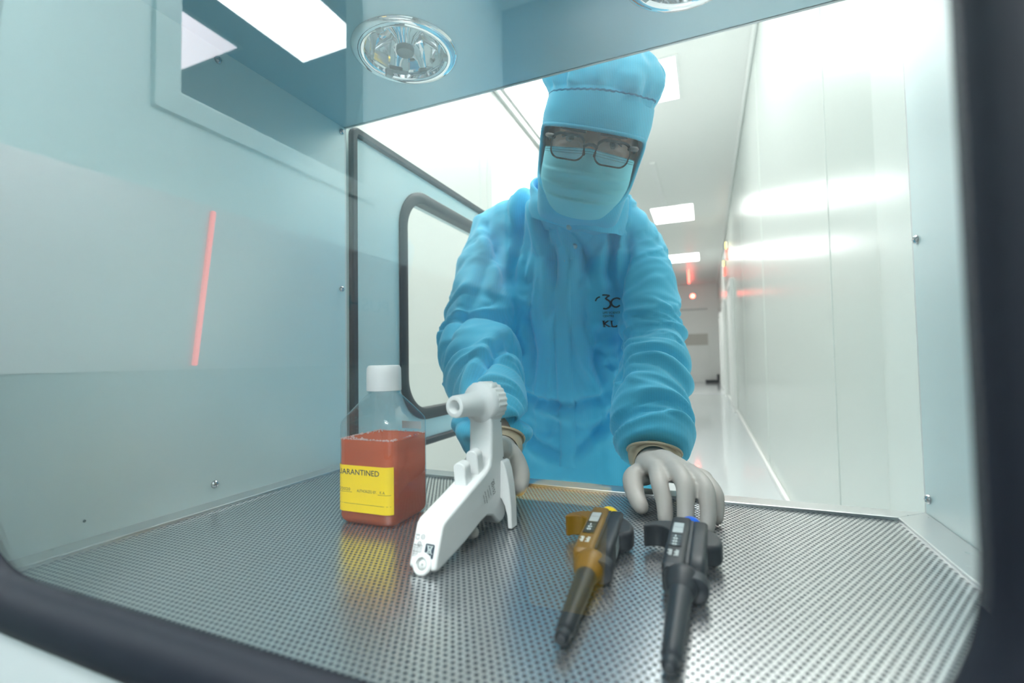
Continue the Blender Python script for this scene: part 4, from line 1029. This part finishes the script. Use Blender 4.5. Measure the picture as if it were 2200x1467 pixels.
def seg(mb, F, x0, y0, x1, y1, wd, o=.0004):
    dx, dy = x1 - x0, y1 - y0; l = math.hypot(dx, dy); a, b = -dy / l * wd / 2, dx / l * wd / 2
    mb.add([F(x0 + a, y0 + b, o), F(x0 - a, y0 - b, o), F(x1 - a, y1 - b, o), F(x1 + a, y1 + b, o)], [(0, 1, 2, 3)])
for q in ((.0022, .0188, .0082, .0120), (.0082, .0188, .0022, .0120), (.0032, .0180, .0040, .0130), (.0072, .0180, .0064, .0130), (.0040, .0130, .0064, .0130), (.0028, .0182, .0076, .0182)): seg(g, face, *q, .0006)
seg(g, face, .0030, .0103, .0075, .0103, .0014); g.build('bin_symbol', M['paper'], dk)
g = MB()
add_text(g, 'CE', .0052, lambda a, b: face(-.0072 - b + .0, .0215 + a, .0003), width=.0052)
for cx, cz in ((-.0035, .0245), (-.0060, .0185)):
    for k in range(16):
        a0, a1 = 2 * PI * k / 16, 2 * PI * (k + 1) / 16
        seg(g, face, cx + .0018 * math.cos(a0), cz + .0018 * math.sin(a0), cx + .0018 * math.cos(a1), cz + .0018 * math.sin(a1), .0005, .0003)
    seg(g, face, cx - .0008, cz, cx + .0008, cz, .0006, .0003)
for k, x in enumerate((-.0105, -.0090, -.0075, -.0062, -.0045, -.0030)): 
    z = .0085
    for q in range(6):
        l = .0008 + .0004 * ((q * 7 + k * 3) % 3); seg(g, face, x, z, x, z + l, .0006 if k else .0009, .0003); z += l + .0005
g.build('end_print', M['ink'], disp_o)
g = MB()
def side(a, b, o=.0003): return V3((HWD + o, -a, b))
def side_t(t0, z0): return lambda a, b: side(t0 - b * .9 - a * .35, z0 - a * .94 + b * .3)
add_text(g, 'E0152', .0072, side_t(.0290, .0520), width=.0150)
for (t0, z0, n_) in ((.0240, .0545, 4), (.0340, .0500, 7), (.0375, .0470, 6), (.0430, .0465, 8), (.0465, .0440, 6)):
    f_ = side_t(t0, z0); a = 0
    for q in range(n_):
        l = .0006 + .0005 * ((q * 5 + n_) % 3); v_ = [f_(a, 0), f_(a + l, 0), f_(a + l, .0011), f_(a, .0011)]; g.add(v_, [(0, 1, 2, 3)]); a += l + .0006
g.build('side_print', M['ink'], disp_o); g = MB()
for q in range(9):
    l = .0006 + .0003 * (q % 2); z = .020 - q * .0011; g.add([side(-.0015, z), side(-.0015, z - .0006), side(-.0035, z - .0006), side(-.0035, z)], [(0, 1, 2, 3)])
g.build('small_print', M['ink'], disp_o)
g = MB()
for q in range(10):
    z = .0585 - q * .0022; wd = .0019 + .0006 * (q % 3 == 1); g.add([side(-.0026, z), side(-.0026, z - .0014), side(-.0026 + wd, z - .0014), side(-.0026 + wd, z)], [(0, 1, 2, 3)])
    if q % 2: g.add([side(-.0026 + .0023, z), side(-.0026 + .0023, z - .0005), side(-.0026 + .0031, z - .0005), side(-.0026 + .0031, z)], [(0, 1, 2, 3)])
g.build('red_side_print', M['inkred'], disp_o)
for y, z in ((-.004, .112), (.001, .072)):
    g = MB(); g.lathe([(.0002, HWD + .0003), (.0009, HWD + .0002), (.0010, HWD - .001)], 12, False, T=Matrix.Translation((0, y, z)) @ Matrix.Rotation(PI / 2, 4, 'Y')); g.build('case_screw', M['black'], disp_o)
hk = [(.0128, .0700), (.0165, .0685), (.0200, .0600), (.0235, .0440), (.0262, .0240), (.0278, .0000), (.0228, .0000), (.0215, .0130), (.0185, .0230), (.0150, .0290), (.0128, .0310)]
g = MB(); g.loft([[(x, y0 + sl * z, z) for x, z in hk] for y0, sl in ((-.0095, .06), (.0040, .10))]); g.build('hook', M['whiteplastic'], disp_o, 40, bevel=.0012, bseg=3)

# ---- pipettes (local: x from tip to head, y to the left, z up)
def pipette(label, loc, rz, tilt, main, second, btn, digits, sc=1.):
    t = thing('pipette', label, 'pipette', loc, (0, -tilt, rz)); t.scale = (.82, 1.0, .95)
    t['group'] = 'pipettes lying on the tray'
    XA = Matrix.Rotation(PI / 2, 4, 'Y')          # lathe z -> local x
    g = MB(); g.lathe([(.0028, 0), (.0040, .0015), (.0043, .010), (.0050, .0115), (.0058, .014), (.0062, .030), (.0070, .055), (.0080, .092), (.0086, .102)], 28, True, T=XA); sh = g.build('shaft', M['pipgrey2'], t, 40)
    g = MB(); g.lathe([(.0046, .0025), (.0049, .004), (.0049, .0085), (.0046, .010)], 24, False, T=XA); g.build('tip_collar', M['pipgrey2'], sh, 40)
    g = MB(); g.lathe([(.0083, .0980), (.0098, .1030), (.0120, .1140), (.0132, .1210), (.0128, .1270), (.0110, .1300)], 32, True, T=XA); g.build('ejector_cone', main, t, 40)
    g = MB(); g.lathe([(.0090, .1110), (.0098, .1115), (.0100, .1260), (.0090, .1270)], 28, True, T=Matrix.Translation((0, -.0090, -.001)) @ XA); g.build('ejector_sleeve', second, t, 40)
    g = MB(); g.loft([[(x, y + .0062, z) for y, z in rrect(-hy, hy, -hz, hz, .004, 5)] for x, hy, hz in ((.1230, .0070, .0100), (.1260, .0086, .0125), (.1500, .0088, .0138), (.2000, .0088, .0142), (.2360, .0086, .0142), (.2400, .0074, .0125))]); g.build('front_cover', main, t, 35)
    g = MB(); g.loft([[(x, y - .0095, z - .0008) for y, z in rrect(-hy, hy, -hz, hz, .0035, 5)] for x, hy, hz in ((.1280, .0050, .0090), (.1310, .0062, .0112), (.1500, .0064, .0128), (.2000, .0066, .0132), (.2340, .0064, .0130), (.2380, .0050, .0112))]); g.build('ejector_housing', second, t, 35)
    MB().box((.130, -.0042, -.012), (.236, -.0020, .0118)).build('seam_gap', M['black'], t)
    g = MB(); P = [(.2395, .010), (.2395, .018), (.2370, .026), (.2310, .0335), (.2230, .0380), (.2170, .0392), (.2150, .0375), (.2190, .0330), (.2215, .0280), (.2205, .0230), (.2160, .0185), (.2090, .0155), (.2040, .0145), (.2040, .0080)]
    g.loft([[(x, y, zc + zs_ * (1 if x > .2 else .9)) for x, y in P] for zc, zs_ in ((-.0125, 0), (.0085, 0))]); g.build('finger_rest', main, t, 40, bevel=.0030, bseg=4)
    g = MB(); P = [(.2370, -.012), (.2330, -.0185), (.2250, -.0235), (.2140, -.0270), (.2020, -.0282), (.1930, -.0272), (.1880, -.0245), (.1860, -.0200), (.1840, -.0150), (.1900, -.0120)]
    g.loft([[(x, y, zc) for x, y in P] for zc in (-.0115, .0070)]); g.build('ejector_lever', second, t, 40, bevel=.0045, bseg=4)
    g = MB(); g.lathe([(.0062, .2360), (.0078, .2390), (.0092, .2405), (.0092, .2440), (.0082, .2455), (.0050, .2460)], 32, True, T=Matrix.Translation((.001, -.0010, .0042)) @ XA); g.build('button', btn, t, 40)
    g = MB(); R0 = rrect(.1580, .2180, .0022, .0122, .0012, 3); g.loft([[(x, y, .0140) for x, y in R0], [(x, y, .0146) for x, y in R0]]); wd_ = g.build('display_frame', M['pipgrey2'], t, 30)
    g = MB(); R0 = rrect(.1900, .2165, .0030, .0114, .0008, 3); g.loft([[(x, y, .0146) for x, y in R0], [(x, y, .0149) for x, y in R0]]); g.build('adjust_window', M['silver'], wd_)
    g = MB()
    for k, ch in enumerate(digits):
        x0 = .1835 - k * .0068
        R0 = rrect(x0 - .0056, x0, .0034, .0110, .0006, 3); g.loft([[(x, y, .0146) for x, y in R0], [(x, y, .0148) for x, y in R0]])
    dg_ = g.build('volume_wheel', mat('dark_digit_wheel', (.03, .05, .06), .3), wd_)
    g = MB()
    for k, ch in enumerate(digits): add_text(g, ch, .0062, lambda a, b, k=k: (.1790 - k * .0068 + b - .0005, .0096 - a, .01495), width=.0036 if ch != '1' else .0020, bold=True)
    g.build('volume_digits', M['paper'], wd_)
    g = MB(); add_text(g, 'VOLUME', .0030, lambda a, b: (.2025 + b, .0108 - a, .0151), width=.0072); g.build('window_lettering', M['ink'], wd_)
    g = MB()
    for k in range(2):
        for q in range(4):
            y0 = .0036 + k * .0050; x0 = .1375 + q * .0032
            for u in range(2 if (q + k) % 2 else 3): g.box((x0, y0 + u * .0012, .0136), (x0 + (.0020 if u % 2 else .0014), y0 + u * .0012 + .0007, .01425))
    g.build('cover_print', M['paper'], t)
    g = MB(); P = [(.1600, -.0068), (.1600, .0062), (.1980, .0072), (.1990, .0040), (.1900, -.0050)]
    g.add([(x, -.0163, z - .0008) for x, z in P] + [(x, -.0159, z - .0008) for x, z in P], [(0, 1, 2, 3, 4)]); st = g.build('side_sticker', M['paper'], t)
    g = MB()
    for k in range(4):
        x = .1640
        for q in range(7):
            l = .0016 + .0012 * ((q * 3 + k) % 3); z = .0036 - k * .0025; g.add([(x, -.01645, z), (x + l, -.01645, z), (x + l, -.01645, z + .0009), (x, -.01645, z + .0009)], [(0, 1, 2, 3)]); x += l + .0010
    g.build('sticker_print', M['ink'], st)
    return t
pipette('amber-brown pipette with a yellow button, its tip towards the window', (-.0870, .279, .0082), math.radians(92.6), math.radians(2.6), M['amber'], M['pipgrey'], M['btn_y'], '100', .97)  # amber parts are grey plastic with the reflection painted in
pipette('dark grey pipette with a blue button, right of the amber one', (-.0240, .275, .0082), math.radians(88.6), math.radians(2.6), M['pipgrey'], M['pipgrey2'], M['btn_b'], '1000', 1.0)
